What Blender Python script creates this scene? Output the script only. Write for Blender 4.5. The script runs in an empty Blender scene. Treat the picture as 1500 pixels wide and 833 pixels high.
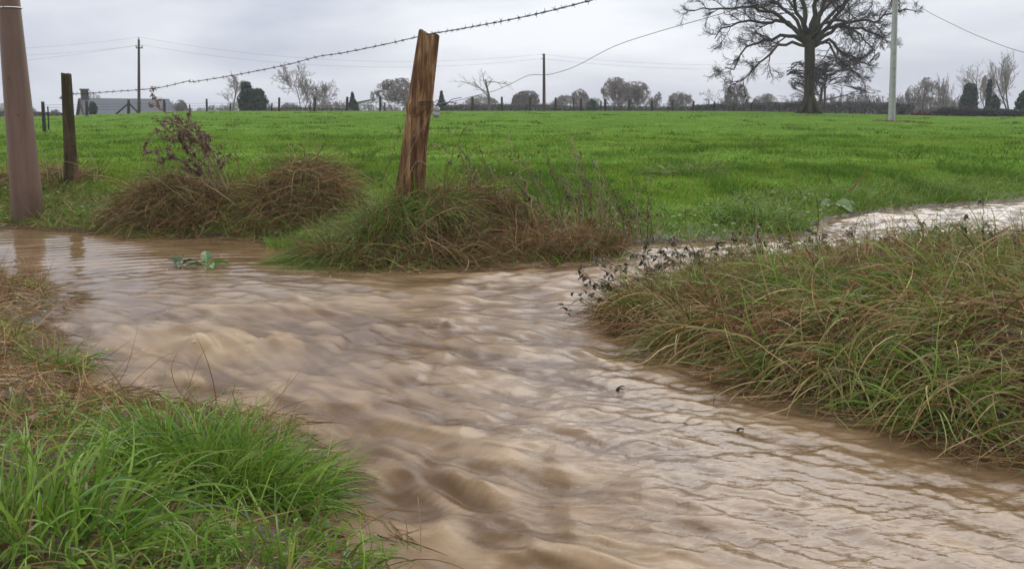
import bpy, math
import numpy as np
from mathutils import Vector

SC = bpy.context.scene
COL = SC.collection
rng = np.random.default_rng(7)
pi = math.pi

# ------------------------------------------------------------------ camera
FPX, CXP, CYP, HOR, CAMZ = 1450.0, 750.0, 416.5, 172.0, 0.95
PITCH = math.atan((CYP - HOR) / FPX)
cam_d = bpy.data.cameras.new("camera")
cam = bpy.data.objects.new("camera", cam_d)
COL.objects.link(cam)
cam_d.sensor_width = 36.0
cam_d.lens = FPX / 1500.0 * 36.0
cam_d.clip_start = 0.05
cam_d.clip_end = 6000
cam.location = (0, 0, CAMZ)
cam.rotation_euler = (pi / 2 - PITCH, 0, 0)
SC.camera = cam

# ------------------------------------------------------------------ world, sun, exposure
SUN_EL, SUN_AZ = math.radians(38), math.radians(28)      # azimuth clockwise from +Y
w = bpy.data.worlds.new("World")
SC.world = w
w.use_nodes = True
nt = w.node_tree
nt.nodes.clear()
def N(nt, t, **kw):
    n = nt.nodes.new(t)
    for k, v in kw.items():
        if k.startswith("_"):
            setattr(n, k[1:], v)
    return n
wo = N(nt, "ShaderNodeOutputWorld")
bg = N(nt, "ShaderNodeBackground")
sky = N(nt, "ShaderNodeTexSky", _sky_type="NISHITA", _sun_disc=False, _sun_elevation=SUN_EL, _sun_rotation=SUN_AZ)
tc = N(nt, "ShaderNodeTexCoord")
mp = N(nt, "ShaderNodeMapping")
mp.inputs["Scale"].default_value = (1.0, 1.0, 3.6)
mp.inputs["Rotation"].default_value = (0.12, 0.1, 0.4)
nz = N(nt, "ShaderNodeTexNoise")
nz.inputs["Scale"].default_value = 2.2
nz.inputs["Detail"].default_value = 5
nz.inputs["Roughness"].default_value = 0.5
nz.inputs["Distortion"].default_value = 0.25
cr = N(nt, "ShaderNodeValToRGB")
cr.color_ramp.elements[0].position = 0.38
cr.color_ramp.elements[0].color = (6.1, 6.6, 7.9, 1)
cr.color_ramp.elements[1].position = 0.62
cr.color_ramp.elements[1].color = (11.3, 11.5, 12.0, 1)
mx = N(nt, "ShaderNodeMix", _data_type="RGBA")
mx.inputs["Factor"].default_value = 0.9
nt.links.new(tc.outputs["Generated"], mp.inputs[0])
nt.links.new(mp.outputs[0], nz.inputs["Vector"])
nt.links.new(nz.outputs["Fac"], cr.inputs[0])
nt.links.new(sky.outputs[0], mx.inputs[6])
nt.links.new(cr.outputs[0], mx.inputs[7])
sep = N(nt, "ShaderNodeSeparateXYZ")            # an overcast sky is about three times brighter overhead
nt.links.new(tc.outputs["Generated"], sep.inputs[0])
mr = N(nt, "ShaderNodeMapRange")
mr.inputs["From Min"].default_value = 0.1; mr.inputs["From Max"].default_value = 1.0
mr.inputs["To Min"].default_value = 1.0; mr.inputs["To Max"].default_value = 2.2
nt.links.new(sep.outputs[2], mr.inputs["Value"])
sc_ = N(nt, "ShaderNodeVectorMath", _operation="SCALE")
nt.links.new(mx.outputs[2], sc_.inputs[0]); nt.links.new(mr.outputs[0], sc_.inputs["Scale"])
nt.links.new(sc_.outputs[0], bg.inputs["Color"])
bg.inputs["Strength"].default_value = 0.09
nt.links.new(bg.outputs[0], wo.inputs[0])

sd_ = bpy.data.lights.new("sun", "SUN")
sd_.energy = 1.4
sd_.angle = math.radians(50)
sd_.color = (1.0, 0.96, 0.9)
sun = bpy.data.objects.new("sun", sd_)
COL.objects.link(sun)
sdir = Vector((math.sin(SUN_AZ) * math.cos(SUN_EL), math.cos(SUN_AZ) * math.cos(SUN_EL), math.sin(SUN_EL)))
sun.rotation_euler = sdir.to_track_quat("Z", "Y").to_euler()

SC.view_settings.view_transform = "Standard"
SC.view_settings.look = "None"
SC.view_settings.exposure = 0.0
SC.view_settings.gamma = 1.0
SC.view_settings.use_curve_mapping = False
SC.render.engine = "CYCLES"
SC.cycles.max_bounces = 6
SC.cycles.diffuse_bounces = 3
SC.cycles.glossy_bounces = 3
SC.cycles.transparent_max_bounces = 6
SC.cycles.use_denoising = True
SC.cycles.use_adaptive_sampling = True

# ------------------------------------------------------------------ helpers
CP, SP = math.cos(PITCH), math.sin(PITCH)
def ray(px, py):
    a, b = (px - CXP) / FPX, -(py - CYP) / FPX
    return (a, CP + b * SP, -SP + b * CP)
def at(px, py, y):                       # the point seen at a pixel of the photo, y metres ahead
    r = ray(px, py)
    t = y / r[1]
    return np.array((r[0] * t, y, CAMZ + r[2] * t))
def onz(px, py, z=0.0):                  # the point of a level plane seen at a pixel
    r = ray(px, py)
    t = (z - CAMZ) / r[2]
    return np.array((r[0] * t, r[1] * t, z))
def sm(a, b, x):
    t = np.clip((np.asarray(x, float) - a) / (b - a), 0, 1)
    return t * t * (3 - 2 * t)
def nrm(v):
    return v / np.maximum(np.linalg.norm(v, axis=-1, keepdims=True), 1e-9)

_T = np.random.default_rng(3).random((8, 256, 256))
def vn(x, y, s=0):                       # smooth value noise, 0..1
    T = _T[s % 8]
    x = np.asarray(x, float) + 17.3 * s
    y = np.asarray(y, float) - 9.1 * s
    xi, yi = np.floor(x).astype(int), np.floor(y).astype(int)
    fx, fy = x - xi, y - yi
    fx = fx * fx * fx * (fx * (fx * 6 - 15) + 10)
    fy = fy * fy * fy * (fy * (fy * 6 - 15) + 10)
    x0, x1, y0, y1 = xi & 255, (xi + 1) & 255, yi & 255, (yi + 1) & 255
    return (T[x0, y0] * (1 - fx) + T[x1, y0] * fx) * (1 - fy) + (T[x0, y1] * (1 - fx) + T[x1, y1] * fx) * fy
def fbm(x, y, s=0, o=4, g=0.5):
    v, a, t = 0, 1.0, 0
    for k in range(o):
        v = v + a * vn(x * 2 ** k, y * 2 ** k, s + k)
        t += a
        a *= g
    return v / t

def tag(o, label=None, cat=None, group=None, kind=None):
    if label: o["label"] = label
    if cat: o["category"] = cat
    if group: o["group"] = group
    if kind: o["kind"] = kind
    return o
def empty(name, loc=(0, 0, 0)):
    o = bpy.data.objects.new(name, None)
    o.empty_display_size = 0.1
    o.location = Vector(loc)
    COL.objects.link(o)
    return o
def mesh(name, V, F, mat, parent=None, cols=None, smooth=True, attrs=None):
    """V (n,3) in world space, F list of int arrays (m,3) or (m,4)"""
    V = np.asarray(V, dtype=np.float32)
    org = np.zeros(3)
    if parent is not None:
        org = np.array(parent.location)
    elif len(V):
        org = np.array((V[:, 0].mean(), V[:, 1].mean(), V[:, 2].min()))
    me = bpy.data.meshes.new(name)
    me.vertices.add(len(V))
    me.vertices.foreach_set("co", (V - org.astype(np.float32)).ravel())
    F = [np.asarray(f, dtype=np.int32) for f in (F if isinstance(F, list) else [F]) if len(f)]
    nl = sum(f.size for f in F)
    npo = sum(len(f) for f in F)
    me.loops.add(nl)
    me.polygons.add(npo)
    me.loops.foreach_set("vertex_index", np.concatenate([f.ravel() for f in F]))
    st, c = [], 0
    for f in F:
        st.append(c + np.arange(len(f)) * f.shape[1])
        c += f.size
    me.polygons.foreach_set("loop_start", np.concatenate(st).astype(np.int32))
    me.update(calc_edges=True)
    me.validate()
    me.polygons.foreach_set("use_smooth", np.full(len(me.polygons), smooth))
    if cols is not None:
        ca = me.color_attributes.new("col", "FLOAT_COLOR", "POINT")
        c4 = np.ones((len(V), 4), np.float32)
        c4[:, :3] = cols
        ca.data.foreach_set("color", c4.ravel())
    for k, v in (attrs or {}).items():
        a = me.attributes.new(k, "FLOAT", "POINT")
        a.data.foreach_set("value", np.asarray(v, np.float32))
    if mat: me.materials.append(mat)
    o = bpy.data.objects.new(name, me)
    COL.objects.link(o)
    if parent is not None:
        o.parent = parent
    else:
        o.location = Vector(org)
    return o
class MB:                                # collects pieces of ONE mesh
    def __init__(s): s.V, s.F3, s.F4, s.C, s.n = [], [], [], [], 0
    def add(s, V, F4=None, F3=None, C=None):
        V = np.asarray(V, float)
        if F4 is not None and len(F4): s.F4.append(np.asarray(F4) + s.n)
        if F3 is not None and len(F3): s.F3.append(np.asarray(F3) + s.n)
        s.V.append(V)
        if C is not None:
            s.C.append(np.broadcast_to(np.asarray(C, float), (len(V), 3)))
        s.n += len(V)
        return s
    def build(s, name, mat, parent=None, smooth=True):
        F = []
        if s.F4: F.append(np.concatenate(s.F4))
        if s.F3: F.append(np.concatenate(s.F3))
        return mesh(name, np.concatenate(s.V), F, mat, parent, np.concatenate(s.C) if s.C else None, smooth)
def tubes(mb, P, R, S=5, C=None, cap=True):
    """P (M,K,3) polylines, R (M,K) radii"""
    P = np.asarray(P, float); R = np.asarray(R, float)
    M, K, _ = P.shape
    T = np.empty_like(P)
    T[:, 1:-1] = P[:, 2:] - P[:, :-2]
    T[:, 0] = P[:, 1] - P[:, 0]
    T[:, -1] = P[:, -1] - P[:, -2]
    T = nrm(T)
    ref = np.zeros((M, 1, 3)); 
    ax = np.abs(nrm(P[:, -1] - P[:, 0]))
    ref[np.arange(M), 0, np.argmin(ax, axis=1)] = 1
    A = nrm(np.cross(T, ref)); B = np.cross(T, A)
    th = np.arange(S) * 2 * pi / S
    V = P[:, :, None] + R[:, :, None, None] * (A[:, :, None] * np.cos(th)[:, None] + B[:, :, None] * np.sin(th)[:, None])
    idx = np.arange(M * K * S).reshape(M, K, S)
    a = idx[:, :-1]; b = idx[:, 1:]
    F = np.stack([a, np.roll(a, -1, 2), np.roll(b, -1, 2), b], -1).reshape(-1, 4)
    F3 = None
    if cap and S == 4:
        pass
    c = None
    if C is not None:
        C = np.asarray(C, float)
        c = np.broadcast_to(C[:, None, None] if C.ndim == 2 else C, (M, K, S, 3)).reshape(-1, 3)
    V = V.reshape(-1, 3)
    if cap and S > 4:
        n0 = len(V)
        ce = np.concatenate([P[:, 0], P[:, -1]])
        i0 = idx[:, 0]; i1 = idx[:, -1]
        c0 = (n0 + np.arange(M))[:, None] + np.zeros((1, S), int)
        c1 = (n0 + M + np.arange(M))[:, None] + np.zeros((1, S), int)
        F3 = np.concatenate([np.stack([c0, np.roll(i0, -1, 1), i0], -1).reshape(-1, 3),
                             np.stack([c1, i1, np.roll(i1, -1, 1)], -1).reshape(-1, 3)])
        V = np.concatenate([V, ce])
        if c is not None: c = np.concatenate([c, c[idx[:, 0, 0]], c[idx[:, -1, 0]]])
    mb.add(V, F, F3, c)
def spline(pts, K):
    """smooth resample of a polyline to K points (Catmull-Rom)"""
    p = np.asarray(pts, float)
    if len(p) == 2: return p[0] + (p[1] - p[0]) * np.linspace(0, 1, K)[:, None]
    q = np.concatenate([[2 * p[0] - p[1]], p, [2 * p[-1] - p[-2]]])
    d = np.concatenate([[0], np.cumsum(np.linalg.norm(np.diff(p, axis=0), axis=1))])
    u = np.linspace(0, d[-1], K)
    i = np.clip(np.searchsorted(d, u, side="right") - 1, 0, len(p) - 2)
    t = ((u - d[i]) / np.maximum(d[i + 1] - d[i], 1e-9))[:, None]
    a, b, c, e = q[i], q[i + 1], q[i + 2], q[i + 3]
    return 0.5 * (2 * b + (c - a) * t + (2 * a - 5 * b + 4 * c - e) * t ** 2 + (3 * b - a - 3 * c + e) * t ** 3)
def tube1(mb, pts, r0, r1=None, S=8, K=12, C=None):
    r1 = r0 if r1 is None else r1
    P = spline(pts, K)
    tubes(mb, P[None], np.linspace(r0, r1, K)[None], S, None if C is None else np.array([C]))
def box(mb, c, s, rz=0, C=None):
    x, y, z = np.array(s) / 2
    v = np.array([(i, j, k) for i in (-x, x) for j in (-y, y) for k in (-z, z)])
    cz, sz = math.cos(rz), math.sin(rz)
    v = np.stack([v[:, 0] * cz - v[:, 1] * sz, v[:, 0] * sz + v[:, 1] * cz, v[:, 2]], 1) + np.array(c)
    f = [(0, 1, 3, 2), (4, 6, 7, 5), (0, 4, 5, 1), (2, 3, 7, 6), (0, 2, 6, 4), (1, 5, 7, 3)]
    mb.add(v, f, None, C)

# ------------------------------------------------------------------ materials
def mat(name, build):
    m = bpy.data.materials.new(name)
    m.use_nodes = True
    m.node_tree.nodes.clear()
    out = m.node_tree.nodes.new("ShaderNodeOutputMaterial")
    build(m.node_tree, out)
    return m
def princ(nt, col=(0.5, 0.5, 0.5), rough=0.6, spec=0.5):
    p = nt.nodes.new("ShaderNodeBsdfPrincipled")
    p.inputs["Base Color"].default_value = (*col, 1)
    p.inputs["Roughness"].default_value = rough
    p.inputs["Specular IOR Level"].default_value = spec
    return p
def noise(nt, scale, detail=4, rough=0.5, vec=None, dist=0.0):
    n = nt.nodes.new("ShaderNodeTexNoise")
    n.inputs["Scale"].default_value = scale
    n.inputs["Detail"].default_value = detail
    n.inputs["Roughness"].default_value = rough
    n.inputs["Distortion"].default_value = dist
    if vec is not None: nt.links.new(vec, n.inputs["Vector"])
    return n
def coords(nt, sc=(1, 1, 1), kind="Object"):
    t = nt.nodes.new("ShaderNodeTexCoord")
    m = nt.nodes.new("ShaderNodeMapping")
    m.inputs["Scale"].default_value = sc
    nt.links.new(t.outputs[kind], m.inputs[0])
    return m.outputs[0]
def ramp(nt, src, stops):
    r = nt.nodes.new("ShaderNodeValToRGB")
    e = r.color_ramp.elements
    while len(e) < len(stops): e.new(0.5)
    for i, (p, c) in enumerate(stops):
        e[i].position = p
        e[i].color = (*c, 1) if not np.isscalar(c) else (c, c, c, 1)
    nt.links.new(src, r.inputs[0])
    return r.outputs[0]
def mixc(nt, fac, a, b, mode="MIX"):
    m = nt.nodes.new("ShaderNodeMix")
    m.data_type = "RGBA"
    m.blend_type = mode
    for s, v in ((0, fac), (6, a), (7, b)):
        if hasattr(v, "links"): nt.links.new(v, m.inputs[s])
        elif np.isscalar(v): m.inputs[s].default_value = v
        else: m.inputs[s].default_value = (*v, 1)
    return m.outputs[2]
def bump(nt, h, strength, dist, p, base=None):
    b = nt.nodes.new("ShaderNodeBump")
    b.inputs["Strength"].default_value = strength
    b.inputs["Distance"].default_value = dist
    nt.links.new(h, b.inputs["Height"])
    if base is not None: nt.links.new(base, b.inputs["Normal"])
    nt.links.new(b.outputs[0], p.inputs["Normal"])
    return b.outputs[0]
def attr(nt, name):
    a = nt.nodes.new("ShaderNodeAttribute")
    a.attribute_name = name
    return a

def _blade(trans, rough, spec):
    def f(nt, out):
        a = attr(nt, "col")
        p = princ(nt, rough=rough, spec=spec)
        nt.links.new(a.outputs["Color"], p.inputs["Base Color"])
        t = nt.nodes.new("ShaderNodeBsdfTranslucent")
        nt.links.new(a.outputs["Color"], t.inputs["Color"])
        m = nt.nodes.new("ShaderNodeMixShader")
        m.inputs[0].default_value = trans
        nt.links.new(p.outputs[0], m.inputs[1]); nt.links.new(t.outputs[0], m.inputs[2])
        nt.links.new(m.outputs[0], out.inputs[0])
    return f
M_BLADE = mat("grass_blade", _blade(0.3, 0.42, 0.4))
M_MEADOW = mat("meadow_blade", _blade(0.35, 0.9, 0.0))
M_STRAW = mat("dead_grass", _blade(0.12, 0.6, 0.25))
M_LEAF = mat("leaf", _blade(0.25, 0.4, 0.45))
def _twig(nt, out):
    a = attr(nt, "col"); p = princ(nt, rough=0.75, spec=0.2)
    n = noise(nt, 60, 3, vec=coords(nt))
    c = mixc(nt, 0.6, a.outputs["Color"], ramp(nt, n.outputs["Fac"], [(0.3, 0.45), (0.7, 1.0)]), "MULTIPLY")
    nt.links.new(c, p.inputs["Base Color"]); nt.links.new(p.outputs[0], out.inputs[0])
M_TWIG = mat("dry_stem", _twig)

def _bark(c1, c2, sc):
    def f(nt, out):
        p = princ(nt, rough=0.85, spec=0.15)
        n = noise(nt, sc, 5, 0.6, coords(nt, (1, 1, 0.25)))
        c = ramp(nt, n.outputs["Fac"], [(0.3, c1), (0.7, c2)])
        nt.links.new(c, p.inputs["Base Color"])
        bump(nt, n.outputs["Fac"], 0.5, 0.03, p)
        nt.links.new(p.outputs[0], out.inputs[0])
    return f
M_OAKBARK = mat("oak_bark", _bark((0.03, 0.022, 0.014), (0.085, 0.075, 0.04), 6))
M_OAKTWIG = mat("oak_twig", _bark((0.03, 0.022, 0.018), (0.06, 0.045, 0.035), 2))
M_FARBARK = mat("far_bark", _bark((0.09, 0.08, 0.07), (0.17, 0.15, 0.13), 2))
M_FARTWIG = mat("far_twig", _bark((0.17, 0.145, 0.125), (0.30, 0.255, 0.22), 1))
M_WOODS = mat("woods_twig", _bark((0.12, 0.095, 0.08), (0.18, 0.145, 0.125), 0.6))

# ------------------------------------------------------------------ layout: flood water outline
far_px = [(-260, 318), (-120, 322), (0, 330), (60, 337), (180, 345), (300, 347), (420, 356), (470, 368), (520, 386), (600, 396),
          (680, 387), (740, 374), (790, 366), (830, 363), (900, 359), (1000, 356), (1100, 352), (1150, 348), (1196, 343), (1192, 333),
          (1215, 322), (1300, 309), (1400, 300), (1500, 294), (1640, 287)]
shore_far = [tuple(onz(*p)[:2]) for p in far_px]
outer = [(14.0, 14.5), (14.0, 11.0), (8.5, 8.6), (5.0, 6.9)]
pen_back = [(3.4, 6.3), (2.2, 5.9), (1.2, 5.6), (0.70, 5.15)]
pen_px = [(892, 462), (905, 490), (945, 503), (1000, 521), (1060, 545), (1100, 571), (1200, 592), (1280, 612), (1350, 648), (1420, 664), (1500, 676), (1640, 720)]
pen_front = [tuple(onz(*p)[:2]) for p in pen_px]
close = [(2.3, 1.9), (3.2, 1.2), (3.6, -1.5), (1.9, -1.5), (0.9, 0.0), (0.35, 0.9), (0.0, 1.55)]
near_px = [(596, 833), (560, 795), (500, 742), (484, 706), (462, 662), (410, 622), (350, 600), (250, 590), (160, 572), (118, 540), (96, 510), (66, 478),
           (100, 450), (108, 440), (60, 421), (0, 401), (-120, 385), (-300, 372)]
shore_near = [tuple(onz(*p)[:2]) for p in near_px]
WP = np.array(shore_far + outer + pen_back + pen_front + close + shore_near + [(-9.5, 6.2), (-9.5, 8.5)])

def poly_sd(P, X, Y):                    # signed distance: + on land, - in the water
    out = np.full(X.shape, 1e9); ins = np.zeros(X.shape, bool)
    n = len(P)
    for i in range(n):
        ax, ay = P[i]; bx, by = P[(i + 1) % n]
        ex, ey = bx - ax, by - ay
        wx, wy = X - ax, Y - ay
        t = np.clip((wx * ex + wy * ey) / (ex * ex + ey * ey + 1e-12), 0, 1)
        out = np.minimum(out, (wx - t * ex) ** 2 + (wy - t * ey) ** 2)
        c = ((ay <= Y) & (by > Y)) | ((by <= Y) & (ay > Y))
        with np.errstate(divide="ignore", invalid="ignore"):
            xx = ax + (Y - ay) / (by - ay) * ex
        ins ^= c & (X < xx)
    d = np.sqrt(out)
    return np.where(ins, -d, d)

RX0, RX1, RY0, RY1, RS = -12.0, 16.0, -2.5, 18.0, 0.04
_gx = np.arange(RX0, RX1, RS); _gy = np.arange(RY0, RY1, RS)
_GX, _GY = np.meshgrid(_gx, _gy, indexing="ij")
_SD = poly_sd(WP, _GX, _GY)
_SD += (fbm(_GX * 2.2, _GY * 2.2, 1, 3) - 0.5) * 0.14 + (vn(_GX * 9, _GY * 9, 5) - 0.5) * 0.05
def _samp(G, x, y):
    u = np.clip((np.asarray(x, float) - RX0) / RS, 0, len(_gx) - 1.001); v = np.clip((np.asarray(y, float) - RY0) / RS, 0, len(_gy) - 1.001)
    i, j = u.astype(int), v.astype(int); fu, fv = u - i, v - j
    return (G[i, j] * (1 - fu) + G[i + 1, j] * fu) * (1 - fv) + (G[i, j + 1] * (1 - fu) + G[i + 1, j + 1] * fu) * fv
def SDF(x, y): return _samp(_SD, x, y)

def field_z(x, y):
    crest = 1.0 + 0.50 * sm(-44, -26, x * 87 / np.maximum(y, 30)) * (1 - sm(16, 44, x * 87 / np.maximum(y, 30)))
    t = np.clip((y - 8) / 79.0, 0, 1)
    s = t ** 1.05 * (1 - 0.22 * t) / 0.78
    z = 0.24 + (crest - 0.24) * s
    z = z - (sm(92, 190, y)) * 1.6
    z = z + (fbm(x * 0.25, y * 0.25, 2, 2) - 0.5) * 0.10 * sm(9, 16, y) * (1 - sm(60, 85, y))
    z = z + (fbm(x * 1.3, y * 1.3, 3, 3) - 0.5) * 0.05 * sm(7, 9, y) * (1 - sm(60, 85, y))
    return z
def gauss(x, y, cx, cy, sx, sy, a=0.0):
    ca, sa = math.cos(a), math.sin(a)
    u = (x - cx) * ca + (y - cy) * sa; v = -(x - cx) * sa + (y - cy) * ca
    return np.exp(-0.5 * ((u / sx) ** 2 + (v / sy) ** 2))
def bank_z(x, y, s):
    far = sm(6.0, 6.6, y - 0.0 * x)
    # peninsula and the near bank
    pen = sm(0.2, 0.7, x) * (1 - far) * (y > 1.4 + 0 * x)
    h_near = (0.05 + 0.12 * sm(0, 0.6, s)) * (0.6 + 0.5 * sm(-1.0, -2.5, x) + 0.35 * sm(3.4, 2.2, y))
    h_pen = 0.05 + 0.15 * sm(0.0, 0.75, s) * sm(0.35, 1.5, x) * (1 - 0.45 * sm(4.6, 5.3, y))
    h_pen = h_pen + (fbm(x * 2.4, y * 2.4, 6, 2) - .5) * .20 * sm(0, .3, s)
    h_far = 0.05 + 0.02 * s
    land = np.where(pen > 0.5, h_pen * sm(0, 0.16, s), h_near * sm(0, 0.22, s))
    mounds = 0.27 * gauss(x, y, -0.62, 6.95, 0.52, 0.42) + 0.17 * gauss(x, y, 0.25, 7.2, 0.55, 0.35) \
        + 0.26 * gauss(x, y, -1.66, 8.25, 0.24, 0.24) + 0.10 * gauss(x, y, -2.1, 8.2, 0.2, 0.2) + 0.17 * gauss(x, y, -2.75, 8.35, 0.50, 0.34) + 0.12 * gauss(x, y, -4.3, 9.9, 0.8, 0.4) \
        + 0.10 * gauss(x, y, -6.0, 9.9, 0.8, 0.4)
    fz = 0.02 + sm(0, 0.5, s) * 0.05 + (field_z(x, y) - 0.07) * sm(0.1, 1.8, s)
    fz = fz + mounds * sm(0.0, 0.30, s)
    z = np.where((y > 6.35) | (x < -3.6) & (y > 6.0), fz, land)
    return z
def Hraw(x, y, s=None):
    s = SDF(x, y) if s is None else s
    inr = (x > RX0 + .3) & (x < RX1 - .3) & (y > RY0 + .3) & (y < RY1 - .3)
    s = np.where(inr, s, 3.0)
    z = bank_z(x, y, s)
    z = z + (fbm(x * 5, y * 5, 4, 3) - 0.5) * 0.05 * sm(0.0, 0.3, s) * (y < 20)
    return np.where(s > 0, z, np.maximum(-0.30, s * 0.9) - 0.01)
_HG = Hraw(_GX, _GY, _SD)
def H(x, y):
    x = np.asarray(x, float); y = np.asarray(y, float)
    inn = (x > RX0 + .5) & (x < RX1 - .5) & (y > RY0 + .5) & (y < RY1 - .5)
    return np.where(inn, _samp(_HG, x, y), field_z(x, np.maximum(y, 8.0)))

# ------------------------------------------------------------------ ground, one sheet to the horizon
def axis(core0, core1, step, grow, lim0, lim1):
    a = [core0]; s = step
    while a[-1] < core1: a.append(a[-1] + step)
    s = step
    while a[-1] < lim1: s *= grow; a.append(a[-1] + s)
    b = [core0]; s = step
    while b[-1] > lim0: s *= grow; b.append(b[-1] - s)
    return np.array(b[::-1][:-1] + a)
gx = axis(-4.5, 4.5, 0.035, 1.045, -2200, 2200)
gy = [0.8]
while gy[-1] < 3000: gy.append(gy[-1] + max(0.03, min(0.006 * gy[-1] if gy[-1] < 100 else 0.03 * gy[-1], 60)))
gy = np.array(list(np.linspace(-2.4, 0.75, 24)) + gy)
gy = np.concatenate([[-400, -100, -30, -10, -5], gy])
GX, GY = np.meshgrid(gx, gy, indexing="ij")
def grid_faces(nx, ny):
    i = np.arange(nx * ny).reshape(nx, ny)
    return np.stack([i[:-1, :-1], i[1:, :-1], i[1:, 1:], i[:-1, 1:]], -1).reshape(-1, 4)
GZ = H(GX, GY)
inn = (GX > RX0 + .5) & (GX < RX1 - .5) & (GY > RY0 + .5) & (GY < RY1 - .5)
gs = np.where(inn, SDF(GX, GY), 3.0)
mud = 1 - sm(0.05, 0.55, gs)
mud = np.maximum(mud, (GY < 6.3) & (gs > 0) & True)
def _ground(nt, out):
    p = princ(nt, rough=0.85, spec=0.25)
    co = coords(nt)
    a = attr(nt, "mud")
    n1 = noise(nt, 7, 5, 0.6, co)
    soil = ramp(nt, n1.outputs["Fac"], [(0.3, (0.035, 0.023, 0.014)), (0.7, (0.10, 0.065, 0.04))])
    n2 = noise(nt, 0.22, 5, 0.6, coords(nt, (0.6, 1.4, 1)), 0.4)
    n3 = noise(nt, 2.6, 7, 0.75, coords(nt, (0.6, 0.9, 1)))
    g1 = ramp(nt, n2.outputs["Fac"], [(0.3, (0.092, 0.17, 0.026)), (0.55, (0.118, 0.205, 0.033)), (0.75, (0.155, 0.24, 0.044))])
    g2 = mixc(nt, 0.8, g1, ramp(nt, n3.outputs["Fac"], [(0.3, 0.30), (0.62, 1.1)]), "MULTIPLY")
    c = mixc(nt, a.outputs["Fac"], g2, soil)
    nt.links.new(c, p.inputs["Base Color"])
    rr = nt.nodes.new("ShaderNodeMapRange"); rr.inputs["To Min"].default_value = 0.85; rr.inputs["To Max"].default_value = 0.42
    nt.links.new(a.outputs["Fac"], rr.inputs["Value"]); nt.links.new(rr.outputs[0], p.inputs["Roughness"])
    r2 = nt.nodes.new("ShaderNodeMath"); r2.operation = "MULTIPLY"; r2.inputs[1].default_value = 0.4
    nt.links.new(a.outputs["Fac"], r2.inputs[0]); nt.links.new(r2.outputs[0], p.inputs["Specular IOR Level"])
    bump(nt, n3.outputs["Fac"], 0.8, 0.05, p)
    nt.links.new(p.outputs[0], out.inputs[0])
M_GROUND = mat("ground", _ground)
go = mesh("ground", np.stack([GX, GY, GZ], -1).reshape(-1, 3), [grid_faces(*GX.shape)], M_GROUND, attrs={"mud": mud.ravel()})
tag(go, kind="structure")

# ------------------------------------------------------------------ flood water
arrows = [((150, 520), (300, 592)), ((270, 490), (420, 560)), ((500, 650), (700, 722)), ((600, 760), (900, 835)), ((900, 700), (1200, 775)),
          ((700, 550), (900, 595)), ((600, 450), (800, 452)), ((650, 412), (850, 385)), ((880, 380), (1060, 357)), ((1220, 338), (1450, 312)),
          ((1000, 560), (1200, 625)), ((1300, 690), (1480, 740)), ((80, 380), (300, 382)), ((430, 405), (600, 415)), ((350, 430), (500, 455)),
          ((-300, 350), (-60, 350)), ((1500, 800), (1700, 860)), ((300, 640), (460, 720)), ((800, 480), (960, 530))]
cpts, cdir = [], []
for a, b in arrows:
    A, B = onz(*a)[:2], onz(*b)[:2]
    cpts.append((A + B) / 2); cdir.append((B - A) / np.linalg.norm(B - A))
cpts, cdir = np.array(cpts), np.array(cdir)
fx_ = np.arange(-12, 16, 0.1); fy_ = np.arange(-2.5, 16, 0.1)
FX, FY = np.meshgrid(fx_, fy_, indexing="ij")
num = np.zeros(FX.shape + (2,)); den = np.zeros(FX.shape)
for c, d in zip(cpts, cdir):
    ww = 1 / (((FX - c[0]) ** 2 + (FY - c[1]) ** 2) ** 1.5 + 0.02)
    num += ww[..., None] * d; den += ww
FD = num / den[..., None]; FD /= np.linalg.norm(FD, axis=-1, keepdims=True)
_ga = (fbm(FX * 1.2, FY * 1.2, 5, 2) - 0.5) * 1.1
FD = np.stack([FD[..., 0] * np.cos(_ga) - FD[..., 1] * np.sin(_ga), FD[..., 0] * np.sin(_ga) + FD[..., 1] * np.cos(_ga)], -1)
def flow(x, y):
    i = np.clip(((x + 12) * 10).astype(int), 0, FX.shape[0] - 1); j = np.clip(((y + 2.5) * 10).astype(int), 0, FX.shape[1] - 1)
    return FD[i, j]
wx = axis(-2.6, 3.0, 0.0125, 1.012, -12, 14.5)
wyl = [0.6]
while wyl[-1] < 14.8: wyl.append(wyl[-1] + max(0.008, 0.0042 * wyl[-1]))
wy = np.array(list(np.arange(-1.6, 0.6, 0.05)) + wyl)
WX, WY = np.meshgrid(wx, wy, indexing="ij")
WS = -SDF(WX, WY)                        # + in the water
def lic(fns, L, n=9):
    """average of noises along the stream lines through every water vertex"""
    acc = [f(WX, WY) for f in fns]; tot = 1.0
    for sgn in (1, -1):
        x, y = WX.copy(), WY.copy()
        for k in range(1, n + 1):
            d = flow(x, y)
            x = x + sgn * d[..., 0] * L / n; y = y + sgn * d[..., 1] * L / n
            wgt = math.cos(k / (n + 1) * pi / 2) ** 2
            if sgn == 1: tot += 2 * wgt
            acc = [a + wgt * f(x, y) for a, f in zip(acc, fns)]
    return [a / tot for a in acc]
def std(a): return (a - a.mean()) / a.std()
big, big2 = [std(a) for a in lic([lambda x, y: vn(x * 3.4, y * 3.4, 1), lambda x, y: vn(x * 7.2, y * 7.2, 2)], 0.24, 9)]
mid, mid2 = [std(a) for a in lic([lambda x, y: vn(x * 13, y * 13, 3), lambda x, y: vn(x * 26, y * 26, 4)], 0.09, 6)]
fine, fin2 = [std(a) for a in lic([lambda x, y: vn(x * 48, y * 48, 6), lambda x, y: vn(x * 10, y * 10, 7)], 0.05, 4)]
strk, strk2 = [std(a) for a in lic([lambda x, y: vn(x * 16, y * 16, 5), lambda x, y: vn(x * 38, y * 38, 0)], 0.30, 10)]
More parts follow.
